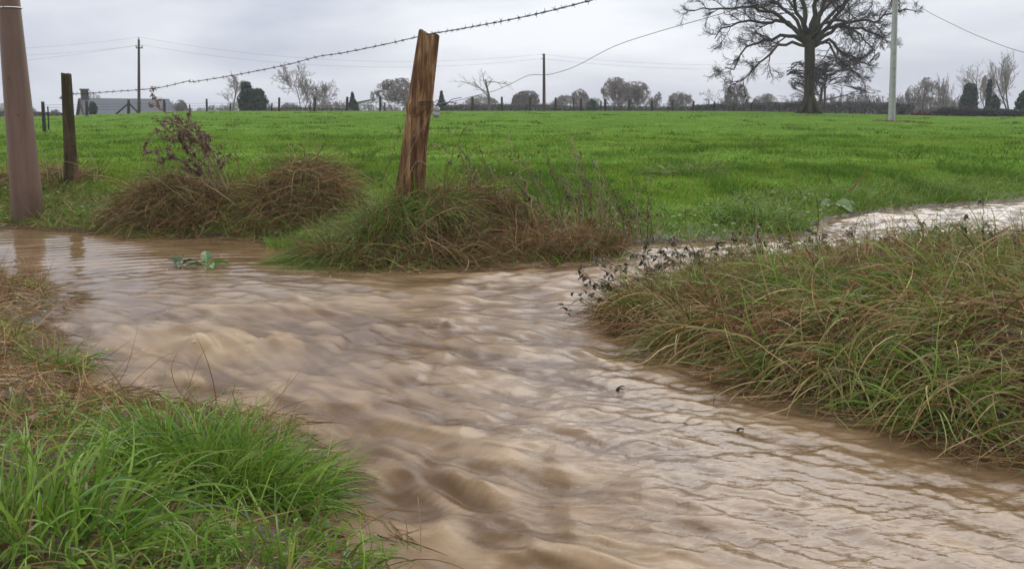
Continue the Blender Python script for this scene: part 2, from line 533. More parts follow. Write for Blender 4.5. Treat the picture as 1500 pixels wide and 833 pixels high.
def blob(px, py, sx, sy, amp=1.0, ang=0.0):
    c = onz(px, py)
    return amp * gauss(WX, WY, c[0], c[1], sx, sy, ang)
turb = 0.27 + blob(420, 610, .2, .12, .4, -.45) + blob(760, 730, .5, .2, .4, -.35) + blob(560, 770, .3, .16, .6, -.3) + blob(640, 700, .35, .20, .75, -.35) + blob(820, 780, .45, .22, .8, -.35) + blob(530, 650, .30, .16, .75, -.45) + blob(1000, 815, .4, .16, .6, -.3) + blob(300, 505, .30, .22, .8) \
    + blob(430, 455, .45, .3, .5) + blob(800, 392, .8, .5, .6) + blob(700, 430, .6, .3, .3) + blob(250, 570, .4, .2, .45) + blob(1330, 320, 2.5, 1.5, .25) + blob(650, 520, .5, .4, .15)
turb = np.clip(turb, 0, 1.25)
calm = np.clip(blob(100, 372, 1.7, 1.0, 1.3) + blob(-250, 360, 3, 1.5, 1.3) + blob(1250, 640, .55, .75, .9) + blob(1420, 760, .6, .7, .9), 0, 1)
turb = turb * (1 - calm * 0.9)
edge = sm(0.0, 0.22, WS)
te = turb * (0.25 + 0.75 * edge)
rid = lambda a: 1.2 - np.abs(a) * 1.5
gate = 0.5 + 0.5 * sm(-0.6, 1.2, big)
WZ = te * (0.0105 * big + 0.0088 * big2 + 0.0058 * rid(fin2) * gate + 0.0066 * mid * gate + 0.0030 * mid2 * gate + 0.0008 * fine) + 0.0008 * mid * (1 - calm)
pool = np.clip(blob(60, 365, 1.9, .8, 1.3) + blob(330, 372, .8, .5, .6), 0, 1)
chan = np.clip(blob(1350, 318, 3.5, 1.6, 1.4), 0, 1)
WZ += (0.25 + 0.75 * edge) * (1 - .75 * pool) * (1 - turb / 1.3) * (0.0016 * mid + 0.0015 * mid2 + 0.0010 * fine)
# ripples: rings in the still corner, small crests at the lower right
c0 = onz(330, 430)
rr = np.hypot((WX - c0[0]) * 0.8, WY - c0[1] + 0.0)
pool = np.clip(blob(60, 365, 1.9, .8, 1.3) + blob(330, 372, .8, .5, .6), 0, 1)
WZ += pool * 0.0048 * np.sin(rr * 2 * pi / 0.15 + 3.0 * (fbm(WX * 1.5, WY * 1.5, 2, 2))) * (0.3 + 1.1 * vn(WX * 2, WY * 3, 6))
fl = flow(WX, WY)
u_ = WX * fl[..., 0] + WY * fl[..., 1]; v_ = -WX * fl[..., 1] + WY * fl[..., 0]
wob = (fbm(WX * 3, WY * 3, 3, 3) - .5)
rp = np.clip(blob(1280, 650, .7, .9, 1.2) + blob(1400, 780, .7, .6, 1.0) + blob(1000, 600, .5, .6, .5), 0, 1)
r1 = 1.0 * vn(WX * 13 + WY * 5 + wob * 7, WY * 34 - WX * 9 + wob * 9, 5)
r2 = vn(WX * 30 + WY * 6 + wob * 4, WY * 62 - WX * 14 + wob * 9, 6)
WZ += rp * (0.0048 * r1 + 0.0026 * r2)
# boils and rolls that stand where they are
for px, py, sx, sy, a, h in [(300, 508, .07, .035, -.6, .035), (262, 486, .04, .025, -.4, .025), (540, 655, .17, .05, -.5, .03), (660, 700, .2, .05, -.55, .025), (350, 655, .1, .03, -.5, .02), (760, 800, .16, .04, -.5, .02),
                             (850, 600, .04, .03, 0, .012), (430, 440, .05, .04, 0, .03), (655, 478, .03, .025, 0, .02)]:
    WZ += blob(px, py, sx, sy, h, a)
WZ -= WZ[WS > 0].mean() * 0.7
foam = np.clip(0.17 * np.clip(mid + 0.7 * big + 0.6 * strk2 - .3, 0, 3) * te + blob(300, 505, .22, .09, .75, -.5) + blob(240, 480, .14, .09, .45, -.4) + blob(440, 440, .5, .2, .25)
               + blob(560, 640, .35, .06, .35, -.5), 0, 1)
rgh = np.clip(0.12 + 0.30 * turb, 0.05, 0.42) * (1 - 0.6 * np.clip(rp, 0, 1)) * (1 - 0.86 * pool) * (1 - .6 * chan)
def _water(nt, out):
    p = princ(nt, rough=0.2, spec=0.5)
    p.inputs["IOR"].default_value = 1.34
    co = coords(nt)
    n1 = noise(nt, 1.3, 4, 0.6, co, 0.8)
    base = ramp(nt, n1.outputs["Fac"], [(0.3, (0.150, 0.088, 0.040)), (0.7, (0.19, 0.116, 0.056))])
    base = mixc(nt, ramp(nt, attr(nt, "silt").outputs["Fac"], [(0.15, 0.0), (0.85, 1.0)]), mixc(nt, .7, base, (.085, .045, .02)), mixc(nt, .6, base, (.27, .180, .098)))
    c = mixc(nt, attr(nt, "foam").outputs["Fac"], base, (0.40, 0.29, 0.17))
    nt.links.new(c, p.inputs["Base Color"])
    nt.links.new(attr(nt, "rgh").outputs["Fac"], p.inputs["Roughness"]); nt.links.new(attr(nt, "shine").outputs["Fac"], p.inputs["Specular IOR Level"])
    n2 = noise(nt, 42, 3, 0.55, coords(nt, (1, 1.6, 1)), 0.6)
    b_ = nt.nodes.new("ShaderNodeBump"); b_.inputs["Distance"].default_value = 0.006
    nt.links.new(n2.outputs["Fac"], b_.inputs["Height"]); nt.links.new(attr(nt, "chop").outputs["Fac"], b_.inputs["Strength"]); nt.links.new(b_.outputs[0], p.inputs["Normal"])
    nt.links.new(p.outputs[0], out.inputs[0])
M_WATER = mat("muddy_water", _water)
F = grid_faces(*WX.shape)
keep = (WS.ravel()[F] > -0.12).any(1)
F = F[keep]
used, inv = np.unique(F, return_inverse=True)
wv = np.stack([WX, WY, WZ], -1).reshape(-1, 3)[used]
wo_ = mesh("flood_water", wv, [inv.reshape(-1, 4)], M_WATER, attrs={"shine": (0.5 - .30 * np.clip(turb * 1.4, 0, 1)).ravel()[used], "chop": (0.30 * (1 - .85 * pool) * (1 - .3 * te)).ravel()[used], "silt": (0.47 - .17 * (te - .27) + (0.15 * strk + 0.12 * strk2 + 0.12 * mid + .06 * big2) * (.6 + te)).ravel()[used], "foam": foam.ravel()[used], "rgh": rgh.ravel()[used]})
tag(wo_, kind="structure")

# ------------------------------------------------------------------ grass and straw strands
GREEN = np.array([[0.12, 0.22, 0.022], [0.17, 0.29, 0.032], [0.085, 0.17, 0.022], [0.22, 0.32, 0.05], [0.14, 0.25, 0.026]])
STRAW = np.array([1.0, .90, .72]) * np.array([[0.36, 0.25, 0.13], [0.25, 0.155, 0.075], [0.17, 0.095, 0.05], [0.46, 0.35, 0.21], [0.13, 0.075, 0.042], [0.29, 0.17, 0.075]])
OLIVE = np.array([[0.20, 0.20, 0.055], [0.26, 0.24, 0.08], [0.14, 0.17, 0.04], [0.30, 0.24, 0.10]])
def pick(n, sets, wts, jit=0.18):
    wts = np.array(wts, float) / sum(wts)
    which = rng.choice(len(sets), n, p=wts)
    out = np.zeros((n, 3))
    for i, S_ in enumerate(sets):
        m = which == i
        out[m] = S_[rng.integers(0, len(S_), m.sum())]
    return out * (1 + rng.normal(0, jit, (n, 1))).clip(0.5, 1.6)
def strands(mb, P, D, L, W, C, K=5, grav=0.25, wob=0.12, lift=0.004, ground=True, tipw=0.15, curl=None, flatw=False, dry=0.0):
    """ribbon blades: bases P, first directions D, lengths L, widths W, colours C; they sag, sway and lie on the ground"""
    n = len(P)
    L = np.broadcast_to(L, (n,)); W = np.broadcast_to(W, (n,)); grav = np.broadcast_to(grav, (n,))
    D = nrm(np.asarray(D, float)); P = np.asarray(P, float)
    pts = np.empty((n, K + 1, 3)); pts[:, 0] = P
    d = D.copy()
    cur = rng.normal(0, wob, (n, 3)) if curl is None else curl
    for k in range(1, K + 1):
        d = d + cur * 1.0 + rng.normal(0, wob * 0.5, (n, 3))
        d[:, 2] -= grav * (0.4 + k / K)
        d = nrm(d)
        q = pts[:, k - 1] + d * (L / K)[:, None]
        if ground:
            h = np.maximum(H(q[:, 0], q[:, 1]), 0.0) + lift
            q[:, 2] = np.maximum(q[:, 2], h)
            d = nrm(q - pts[:, k - 1])
        pts[:, k] = q
    T = np.empty_like(pts); T[:, 1:-1] = pts[:, 2:] - pts[:, :-2]; T[:, 0] = pts[:, 1] - pts[:, 0]; T[:, -1] = pts[:, -1] - pts[:, -2]
    T = nrm(T)
    f = rng.normal(0, 1, (n, 3)); f[:, 2] *= 0.5
    side = nrm(np.cross(T, f[:, None]))
    prof = 1 - (1 - tipw) * np.linspace(0, 1, K + 1) ** 2.2
    prof[0] *= 0.75
    off = side * (W[:, None] * prof / 2)[..., None]
    V = np.stack([pts - off, pts + off], 2)
    i = np.arange(n * (K + 1) * 2).reshape(n, K + 1, 2)
    F = np.stack([i[:, :-1, 0], i[:, :-1, 1], i[:, 1:, 1], i[:, 1:, 0]], -1).reshape(-1, 4)
    cc = np.repeat(C[:, None], K + 1, 1)
    if dry > 0:                          # dried tips on some blades
        tipc = np.array([0.33, 0.24, 0.11])
        m = (rng.random(n) < dry)[:, None, None] * (np.linspace(0, 1, K + 1) ** 2)[None, :, None] * 0.8
        cc = cc * (1 - m) + tipc * m
    cc = np.repeat(cc[:, :, None], 2, 2)
    mb.add(V.reshape(-1, 3), F, None, cc.reshape(-1, 3))
def scatter(n, x0, x1, y0, y1, cond):
    xs, ys = [], []
    tot = 0
    for _ in range(60):
        x = rng.uniform(x0, x1, n); y = rng.uniform(y0, y1, n)
        m = cond(x, y, SDF(x, y))
        xs.append(x[m]); ys.append(y[m]); tot += m.sum()
        if tot >= n: break
    x = np.concatenate(xs)[:n]; y = np.concatenate(ys)[:n]
    return x, y
def hdir(n, zlo, zhi, ang=None, spread=pi):
    a = rng.uniform(-pi, pi, n) if ang is None else ang + rng.normal(0, spread, n)
    return nrm(np.stack([np.cos(a), np.sin(a), rng.uniform(zlo, zhi, n)], 1))
def xyz(x, y, dz=0.0): return np.stack([x, y, np.maximum(H(x, y), -0.02) + dz], 1)
infr = lambda x, y, m=0.9: np.abs(x) < 0.53 * y + m

# meadow grass: small blades near the water, coarser tufts farther off
mb = MB()
def meadow(n, y0, y1, L, W, K, patch=False):
    u = rng.random(int(n))
    y = np.sqrt(y0 ** 2 + u * (y1 ** 2 - y0 ** 2)) if not patch else y0 * (y1 / y0) ** u
    x = rng.uniform(-1, 1, len(y)) * (0.54 * y + 0.8)
    s = SDF(x, y)
    ok = (s > 0.02) | (y > 15)
    ok &= ~((x > -3.3) & (x < 0.9) & (s < 0.7) & (y < 9.2) & (rng.random(len(x)) < 0.75))
    dens = fbm(x * 1.6, y * 1.1, 2, 3)
    ok &= rng.random(len(x)) < sm(0.25, 0.5, dens) * 0.7 + 0.3
    x, y = x[ok], y[ok]; dens = dens[ok]
    col = pick(len(x), [GREEN, OLIVE, STRAW], [0.93, 0.055, 0.015])
    pt = fbm(x * 0.35, y * 0.5, 5, 3)
    col *= (0.72 + 0.5 * pt)[:, None] * np.array([1.08, 1.0, 1.05])
    tall = 1 + 1.2 * sm(0.58, 0.72, dens)
    col[dens > 0.62] *= np.array([0.66, 0.78, 0.8])
    strands(mb, xyz(x, y), hdir(len(x), 1.1, 3.0), rng.uniform(0.6, 1.25, len(x)) * L * tall, W * rng.uniform(.7, 1.3, len(x)), col, K=K, grav=0.16, ground=False)
meadow(190000, 6.5, 13, 0.052, 0.005, 3)
meadow(120000, 13, 24, 0.042, 0.008, 2)
meadow(50000, 24, 50, 0.03, 0.012, 2, True)
for q_ in range(420):
    y_ = 9 * (70 / 9.0) ** rng.random(); x_ = rng.uniform(-1, 1) * .54 * y_
    if SDF(x_, y_) < .6 and y_ < 15: continue
    n_ = 26; sp_ = rng.uniform(.05, .16) * (1 + y_ / 40)
    xx, yy = x_ + rng.normal(0, sp_, n_), y_ + rng.normal(0, sp_ * .6, n_)
    strands(mb, xyz(xx, yy), hdir(n_, .6, 2.5), rng.uniform(.05, .14, n_), np.full(n_, .005 + .0005 * y_), pick(n_, [GREEN, OLIVE * .8], [.8, .2]) * rng.uniform(.45, .75), K=2, grav=.2, ground=False)
o = mb.build("meadow_grass", M_MEADOW)
tag(o, "short bright green pasture grass covering the field beyond the flood", "grass", kind="stuff")

# near bank, lower left corner of the view
nb = lambda x, y, s: (s > 0.045) & (y < 6.3) & (x < 0.5) & infr(x, y, 0.5)
mb = MB()
x, y = scatter(7500, -3.8, 0.4, 1.0, 6.3, nb)
pn = fbm(x * 2.2, y * 2.2, 6, 3)
k = (pn + 0.10 * sm(2.3, 2.8, y) + .04 < 0.54)
x, y = x[k], y[k]
strands(mb, xyz(x, y), hdir(len(x), 0.3, 2.4), rng.uniform(0.04, 0.12, len(x)), rng.uniform(.0025, .0055, len(x)), pick(len(x), [GREEN, OLIVE], [.85, .15]), K=5, grav=0.22, dry=0.15)
x, y = scatter(900, -1.2, 0.3, 1.2, 2.9, lambda x, y, s: nb(x, y, s) & (s > 0.05) & (y < 2.5 - 0.0 * x))
strands(mb, xyz(x, y), hdir(len(x), 0.9, 3.0, 0.5, 1.3), rng.uniform(0.06, 0.16, len(x)), rng.uniform(.003, .0065, len(x)), pick(len(x), [GREEN, OLIVE], [.9, .1]), K=7, grav=0.2, dry=0.15)
o = mb.build("bank_grass", M_BLADE)
tag(o, "loose green grass growing over the near muddy bank at the lower left", "grass", kind="stuff")
mb = MB()
x, y = scatter(9000, -3.8, 0.4, 1.0, 6.3, nb)
strands(mb, xyz(x, y, 0.004), hdir(len(x), -0.1, 0.5), rng.uniform(0.05, 0.24, len(x)), rng.uniform(.0014, .0034, len(x)), pick(len(x), [STRAW, OLIVE], [.85, .15]), K=6, grav=0.35, wob=0.2, lift=0.004)
x, y = scatter(2500, -3.8, -0.6, 2.2, 6.3, nb)
strands(mb, xyz(x, y, 0.02), hdir(len(x), 0.0, 0.9), rng.uniform(0.08, 0.3, len(x)), rng.uniform(.0016, .0036, len(x)), pick(len(x), [STRAW], [1]), K=6, grav=0.25, wob=0.2, lift=0.015)
o = mb.build("straw_litter", M_STRAW)
tag(o, "pale dead straw lying tangled over the near bank at the lower left", "dead grass", kind="stuff")

# the right-hand bank between the two arms of water
pen = lambda x, y, s: (s > 0.0) & (y < 6.35) & (x > 0.2) & (y > 1.6) & infr(x, y, 0.7)
def downhill(x, y, e=0.12):
    gx_ = H(x + e, y) - H(x - e, y); gy_ = H(x, y + e) - H(x, y - e)
    return np.arctan2(-gy_, -gx_)
def penstr(mb, n, L, W, sets, wts, zlo, zhi, spread, K, grav, lift, cond=pen, wob=0.14, dz=0.0, dry=0.0, ylim=None):
    x, y = scatter(n, 0.2, 4.6, 1.6, 6.4, cond)
    sx = fbm(x * 1.7, y * 1.7, 1, 3)
    a = downhill(x, y) + (vn(x * 1.4, y * 1.4, 3) - .5) * 2.2
    dirs = hdir(len(x), zlo, zhi, a, spread)
    P = xyz(x, y, dz)
    P[:, 2] += rng.random(len(x)) * lift
    strands(mb, P, dirs, rng.uniform(*L, len(x)), rng.uniform(*W, len(x)), pick(len(x), sets, wts), K=K, grav=grav, wob=wob, lift=0.004 + lift * 0.6, dry=dry)
mb = MB()
penstr(mb, 14000, (.10, .38), (.002, .0048), [STRAW * .78], [1], -0.1, 0.5, 0.9, 8, 0.28, 0.03)
penstr(mb, 9000, (.12, .42), (.0022, .0050), [STRAW * .78, OLIVE], [.75, .25], 0.0, 0.9, 0.8, 9, 0.25, 0.075, wob=0.2)
penstr(mb, 1500, (.2, .5), (.002, .005), [STRAW], [1], 0.3, 1.4, 1.0, 10, 0.26, 0.12, wob=0.2)
cb = lambda x, y, s: pen(x, y, s) & (vn(x * 2.3, y * 2.3, 6) > .5)
for q_ in range(70):                     # combed sheaves of long pale blades hanging down to the water
    x, y = scatter(1, .5, 3.2, 2.4, 5.2, lambda x, y, s: pen(x, y, s) & (s > .08) & (s < .8))
    if not len(x): continue
    n_ = int(rng.integers(14, 34)); a_ = float(downhill(x, y)[0]) + rng.normal(0, .5)
    xx = x[0] + rng.normal(0, .05, n_); yy = y[0] + rng.normal(0, .05, n_)
    cset = [STRAW * 1.15, OLIVE * 1.1] ; wt_ = [.6, .4] if rng.random() < .6 else [.1, .9]
    strands(mb, xyz(xx, yy, .03) + np.stack([0 * xx, 0 * xx, rng.random(n_) * .07], 1), hdir(n_, .1, .7, a_, .22), rng.uniform(.22, .5, n_), rng.uniform(.003, .0062, n_), pick(n_, cset, wt_), K=10, grav=.24, wob=.05, lift=.03)
x, y = scatter(5000, .8, 2.6, 3.4, 5.0, lambda x, y, s: pen(x, y, s) & (fbm(x * 1.3, y * 1.3, 6, 2) > .47))
strands(mb, xyz(x, y, .04), hdir(len(x), .0, .9), rng.uniform(.12, .34, len(x)), rng.uniform(.0016, .003, len(x)), pick(len(x), [np.array([[.20, .095, .05], [.14, .065, .04], [.28, .15, .08]])], [1]), K=9, grav=.25, wob=.25, lift=.04)
o = mb.build("matted_straw", M_STRAW)
tag(o, "brown matted dead grass draped over the right bank between both water arms", "dead grass", kind="stuff")
mb = MB()
pg = lambda x, y, s: pen(x, y, s) & (fbm(x * 1.5 + 3, y * 1.5, 4, 3) + 0.10 * sm(1.0, 2.4, x) + .05 * (y > 4.8) > 0.56)
penstr(mb, 7000, (.08, .26), (.003, .006), [GREEN, OLIVE], [.7, .3], 0.2, 1.8, 0.9, 7, 0.24, 0.06, cond=pg, dry=0.35)
penstr(mb, 2600, (.2, .42), (.004, .0075), [GREEN, OLIVE], [.6, .4], 0.3, 1.3, 0.7, 9, 0.24, 0.08, cond=lambda x, y, s: pg(x, y, s) & (x > 0.9), dry=0.4)
penstr(mb, 1500, (.12, .30), (.002, .0045), [GREEN, OLIVE], [.5, .5], 1.0, 3.0, 1.5, 7, 0.13, 0.04, cond=lambda x, y, s: pen(x, y, s) & (y > 4.4))
for q_ in range(46):
    x, y = scatter(1, .6, 3.6, 2.3, 5.6, lambda x, y, s: pen(x, y, s) & (s > .05))
    if not len(x): continue
    n_ = int(rng.integers(30, 90)); xx = x[0] + rng.normal(0, .05, n_); yy = y[0] + rng.normal(0, .05, n_)
    strands(mb, xyz(xx, yy), hdir(n_, .5, 2.2) + np.array((rng.normal(0, .3), -.3, 0)), rng.uniform(.12, .32, n_), rng.uniform(.003, .006, n_), pick(n_, [GREEN * rng.uniform(.7, 1.1)], [1]), K=8, grav=.2, wob=.06, dry=.2)
o = mb.build("bank_grass", M_BLADE)
tag(o, "green and olive grass growing through the matted straw on the right bank", "grass", kind="stuff")

# strip of grass and litter along the far shore
fs = lambda x, y, s: (s > 0.0) & (s < 0.9) & (y > 6.1) & infr(x, y, 0.8)
mb = MB()
x, y = scatter(16000, -7, 7.5, 6.1, 13, fs)
strands(mb, xyz(x, y), hdir(len(x), 0.4, 2.2), rng.uniform(0.06, 0.20, len(x)), rng.uniform(.004, .007, len(x)), pick(len(x), [GREEN, OLIVE], [.85, .15]), K=4, grav=0.22, dry=0.2)
o = mb.build("shore_grass", M_BLADE)
tag(o, "rough green grass fringing the far edge of the flood water", "grass", kind="stuff")
mb = MB()
x, y = scatter(9000, -7, -0.2, 6.1, 11, fs)
strands(mb, xyz(x, y, 0.01), hdir(len(x), -0.1, 0.6), rng.uniform(0.08, 0.28, len(x)), rng.uniform(.003, .005, len(x)), pick(len(x), [STRAW, OLIVE], [.8, .2]), K=5, grav=0.3, wob=0.2, lift=0.01)
o = mb.build("shore_litter", M_STRAW)
tag(o, "flattened straw and dead stems along the far shore", "dead grass", kind="stuff")

STEM0 = np.array([[.16, .08, .045], [.10, .055, .035], [.30, .2, .12]])
def heap(name, cx, cy, rx, ry, hgt, n, label, ncols=([STRAW, OLIVE, GREEN * .75], [.78, .13, .09]), seed=0, Lr=(.15, .5), fan=None, W=(.0025, .0050), z0=None, taper=1.0):
    """a mound of dead grass: strands start on the mound's skin and hang down it, laid over a rounded core"""
    mb = MB()
    ph = rng.uniform(0, 2 * pi, n); r = np.sqrt(rng.random(n)) * 1.0
    x = cx + rx * r * np.cos(ph); y = cy + ry * r * np.sin(ph)
    bumpy = 0.15 + 0.9 * vn(x * 3.1 + seed, y * 3.1, 2) + .8 * vn(x * 7 + seed, y * 7, 3)
    z = H(x, y) + hgt * np.sqrt(np.clip(1 - r ** 2, 0, 1)) * bumpy * rng.uniform(0.55, 1.0, n)
    out = np.stack([np.cos(ph) / rx, np.sin(ph) / ry, np.zeros(n)], 1); out = nrm(out)
    D = out * rng.uniform(0.0, 0.9, (n, 1)) + hdir(n, -0.2, 0.6) * 0.8
    if fan is not None: D = D + np.array(fan)
    strands(mb, np.stack([x, y, z], 1), D, rng.uniform(*Lr, n), rng.uniform(*W, n), pick(n, *ncols) * rng.choice([.45, .8, 1.05], (n, 1)), K=8, grav=0.30, wob=0.2, lift=0.01)
    k = rng.integers(0, n, n // 14)          # loose ends standing out of the heap
    strands(mb, np.stack([x, y, z], 1)[k], hdir(len(k), .5, 2.5), rng.uniform(.12, .38, len(k)), rng.uniform(.0018, .0034, len(k)), pick(len(k), [STRAW, STEM0], [.6, .4]), K=7, grav=.14, wob=.12)
    k = rng.integers(0, n, n // 10)
    xg, yg = x[k] + rng.normal(0, .08, len(k)), y[k] - np.abs(rng.normal(0, .12, len(k)))
    strands(mb, xyz(xg, yg), hdir(len(k), .5, 2.2), rng.uniform(.10, .26, len(k)), rng.uniform(.004, .006, len(k)), pick(len(k), [GREEN * .85], [1]), K=6, grav=.2, wob=.08)
    o = mb.build(name, M_STRAW)
    return tag(o, label, "dead grass", group="mounds of dead grass along the far shore")
heap("straw_mound", -1.72, 8.1, .42, .38, .20, 4200, "ragged mound of brown dead grass ending just left of the arching green tussock", seed=3)
heap("straw_mound", -2.75, 8.35, .62, .40, .13, 5200, "wide low heap of reddish dead grass and weed stems right of the dark slim post", seed=8, fan=(-0.3, -.1, .05))
heap("straw_mound", 0.12, 6.95, .62, .40, .09, 5200, "brown straw heap spilling to the water right of the leaning orange post", seed=1, fan=(.25, -.25, 0))
heap("straw_mound", -0.75, 6.55, .62, .28, .10, 4200, "flattened straw combed sideways below the foot of the leaning post", seed=5, fan=(0.9, -.25, 0), ncols=([STRAW, OLIVE], [.75, .25]))
heap("straw_mound", -4.75, 10.0, .55, .35, .09, 1800, "small tuft of dead grass between the thick brown pole and the slim post", seed=6)
heap("straw_mound", -5.6, 9.8, .5, .35, .12, 1500, "patch of brown dead grass at the picture's left edge behind the thick pole", seed=2)

def tussock(label, cx, cy, rx, ry, n, L, W, lean, zl=(0.9, 2.6), sets=([GREEN], [1]), K=9, grav=.15, spread=.45, name="grass_tussock", dz=0, cat="grass tuft", dry=.1):
    mb = MB()
    ph = rng.uniform(0, 2 * pi, n); r = np.sqrt(rng.random(n))
    x = cx + rx * r * np.cos(ph); y = cy + ry * r * np.sin(ph)
    D = np.stack([np.cos(ph) * r * spread * 2, np.sin(ph) * r * spread * 2, rng.uniform(*zl, n)], 1) + np.array(lean) + rng.normal(0, .22, (n, 3))
    strands(mb, xyz(x, y, dz), D, rng.uniform(*L, n), rng.uniform(*W, n), pick(n, *sets), K=K, grav=grav, wob=0.05, dry=dry, tipw=0.06)
    return tag(mb.build(name, M_BLADE), label, cat)
t1 = onz(350, 700, .09)
tussock("dense upright tussock of bright green grass overhanging the rapids at lower left", t1[0] - .04, t1[1] + .02, .22, .17, 1500, (.10, .25), (.003, .0052), (.12, .05, .15), zl=(.6, 2.2), spread=.7, sets=([GREEN * 1.0], [1]))
t2 = onz(90, 800, .14)
tussock("long arching blades of wet green grass in the bottom left corner", t2[0] - .05, t2[1] + .0, .22, .12, 260, (.15, .34), (.004, .0075), (.1, .1, 0), zl=(.8, 2.0), spread=.5, grav=.22)
t3 = onz(400, 815, .10)
tussock("loose bright green tuft at the bottom edge below the dense tussock", t3[0], t3[1], .22, .12, 170, (.07, .15), (.003, .006), (.1, .1, 0), zl=(.8, 2.0), spread=.6, grav=.2)
t4 = onz(80, 520, .08)
tussock("small green tuft at the brown bank edge beside the fast water", t4[0], t4[1], .09, .08, 130, (.08, .2), (.004, .006), (.1, 0, 0), zl=(.8, 2.0), spread=.6, grav=.2)
tussock("dark green tussock arching to the water below the leaning post", -1.02, 6.62, .34, .20, 1300, (.2, .50), (.004, .007), (-.45, -.35, 0), zl=(.5, 1.7), spread=.7, grav=.26, sets=([GREEN * .8, OLIVE * .8], [.85, .15]))
tussock("grey green tuft hugging the base of the leaning post", -.55, 6.72, .20, .12, 420, (.15, .34), (.004, .007), (.1, -.3, 0), zl=(.5, 1.8), spread=.6, grav=.24, sets=([GREEN * .85, OLIVE], [.7, .3]))
tussock("dark grass clump where the channel bends at the meadow edge", 2.05, 8.25, .35, .18, 700, (.1, .26), (.005, .008), (-.1, -.1, 0), zl=(.5, 2), spread=.6, grav=.22, sets=([GREEN * .7], [1]))
tussock("windblown tuft standing in the meadow right of the dry stems", 1.95, 11.2, .45, .25, 600, (.14, .32), (.006, .009), (-.5, 0, 0), zl=(.5, 1.6), spread=.5, grav=.22, sets=([GREEN * .8, OLIVE], [.8, .2]))
tussock("pale yellow green sheaf hanging off the right bank's tip into the water", onz(1000, 500, .05)[0], onz(1000, 500, .05)[1], .06, .05, 110, (.2, .38), (.004, .007), (-.35, -.5, .3), zl=(.6, 1.2), spread=.3, grav=.3, sets=([OLIVE], [1]))
tussock("long drooping green and yellow grass at the right edge of the right bank", 1.75, 3.75, .45, .35, 900, (.2, .5), (.004, .008), (-.35, -.3, 0), zl=(.5, 1.6), spread=.6, grav=.25, sets=([GREEN, OLIVE], [.6, .4]), dry=.4)
# pale green grass at the foot of the tussock, by the still corner
tussock("bright low grass patch between the brown mound and the green tussock", -1.55, 7.35, .28, .2, 500, (.06, .16), (.004, .006), (0, 0, 0), zl=(.8, 2.4), spread=.5)

# ------------------------------------------------------------------ fence posts close by
def _oldwood(nt, out):
    p = princ(nt, rough=0.78, spec=0.25)
    co = coords(nt, (30, 30, 2.4))
    n = noise(nt, 1.0, 6, 0.65, co, 0.6)
    n2 = noise(nt, 5, 4, 0.6, coords(nt, (1, 1, 0.6)))
    c = ramp(nt, n.outputs["Fac"], [(0.30, (0.04, 0.022, 0.012)), (0.45, (0.17, 0.088, 0.038)), (0.56, (0.32, 0.19, 0.085)), (0.70, (0.52, 0.40, 0.24))])
    c = mixc(nt, 0.75, c, ramp(nt, n2.outputs["Fac"], [(0.35, (0.35, 0.27, 0.22)), (0.62, (1.0, 1.0, 1.0))]), "MULTIPLY")
    nt.links.new(c, p.inputs["Base Color"])
    bump(nt, n.outputs["Fac"], 0.9, 0.012, p)
    nt.links.new(p.outputs[0], out.inputs[0])
M_OLDWOOD = mat("weathered_wood", _oldwood)
def _darkwood(nt, out):
    p = princ(nt, rough=0.85, spec=0.2)
    n = noise(nt, 1.0, 6, 0.65, coords(nt, (26, 26, 2.5)), 0.5)
    n2 = noise(nt, 4, 4, 0.6, coords(nt))
    c = ramp(nt, n.outputs["Fac"], [(0.30, (0.018, 0.013, 0.008)), (0.55, (0.065, 0.048, 0.025)), (0.75, (0.15, 0.105, 0.055))])
    g = N(nt, "ShaderNodeSeparateXYZ"); nt.links.new(coords(nt), g.inputs[0])
    lo = ramp(nt, g.outputs[2], [(0.1, (0.20, 0.12, 0.06)), (0.75, (0.05, 0.042, 0.02))])
    c = mixc(nt, ramp(nt, n2.outputs["Fac"], [(0.42, 0.0), (0.6, 0.8)]), c, lo)
    nt.links.new(c, p.inputs["Base Color"])
    bump(nt, n.outputs["Fac"], 0.9, 0.01, p)
    nt.links.new(p.outputs[0], out.inputs[0])
M_DARKWOOD = mat("dark_wood", _darkwood)
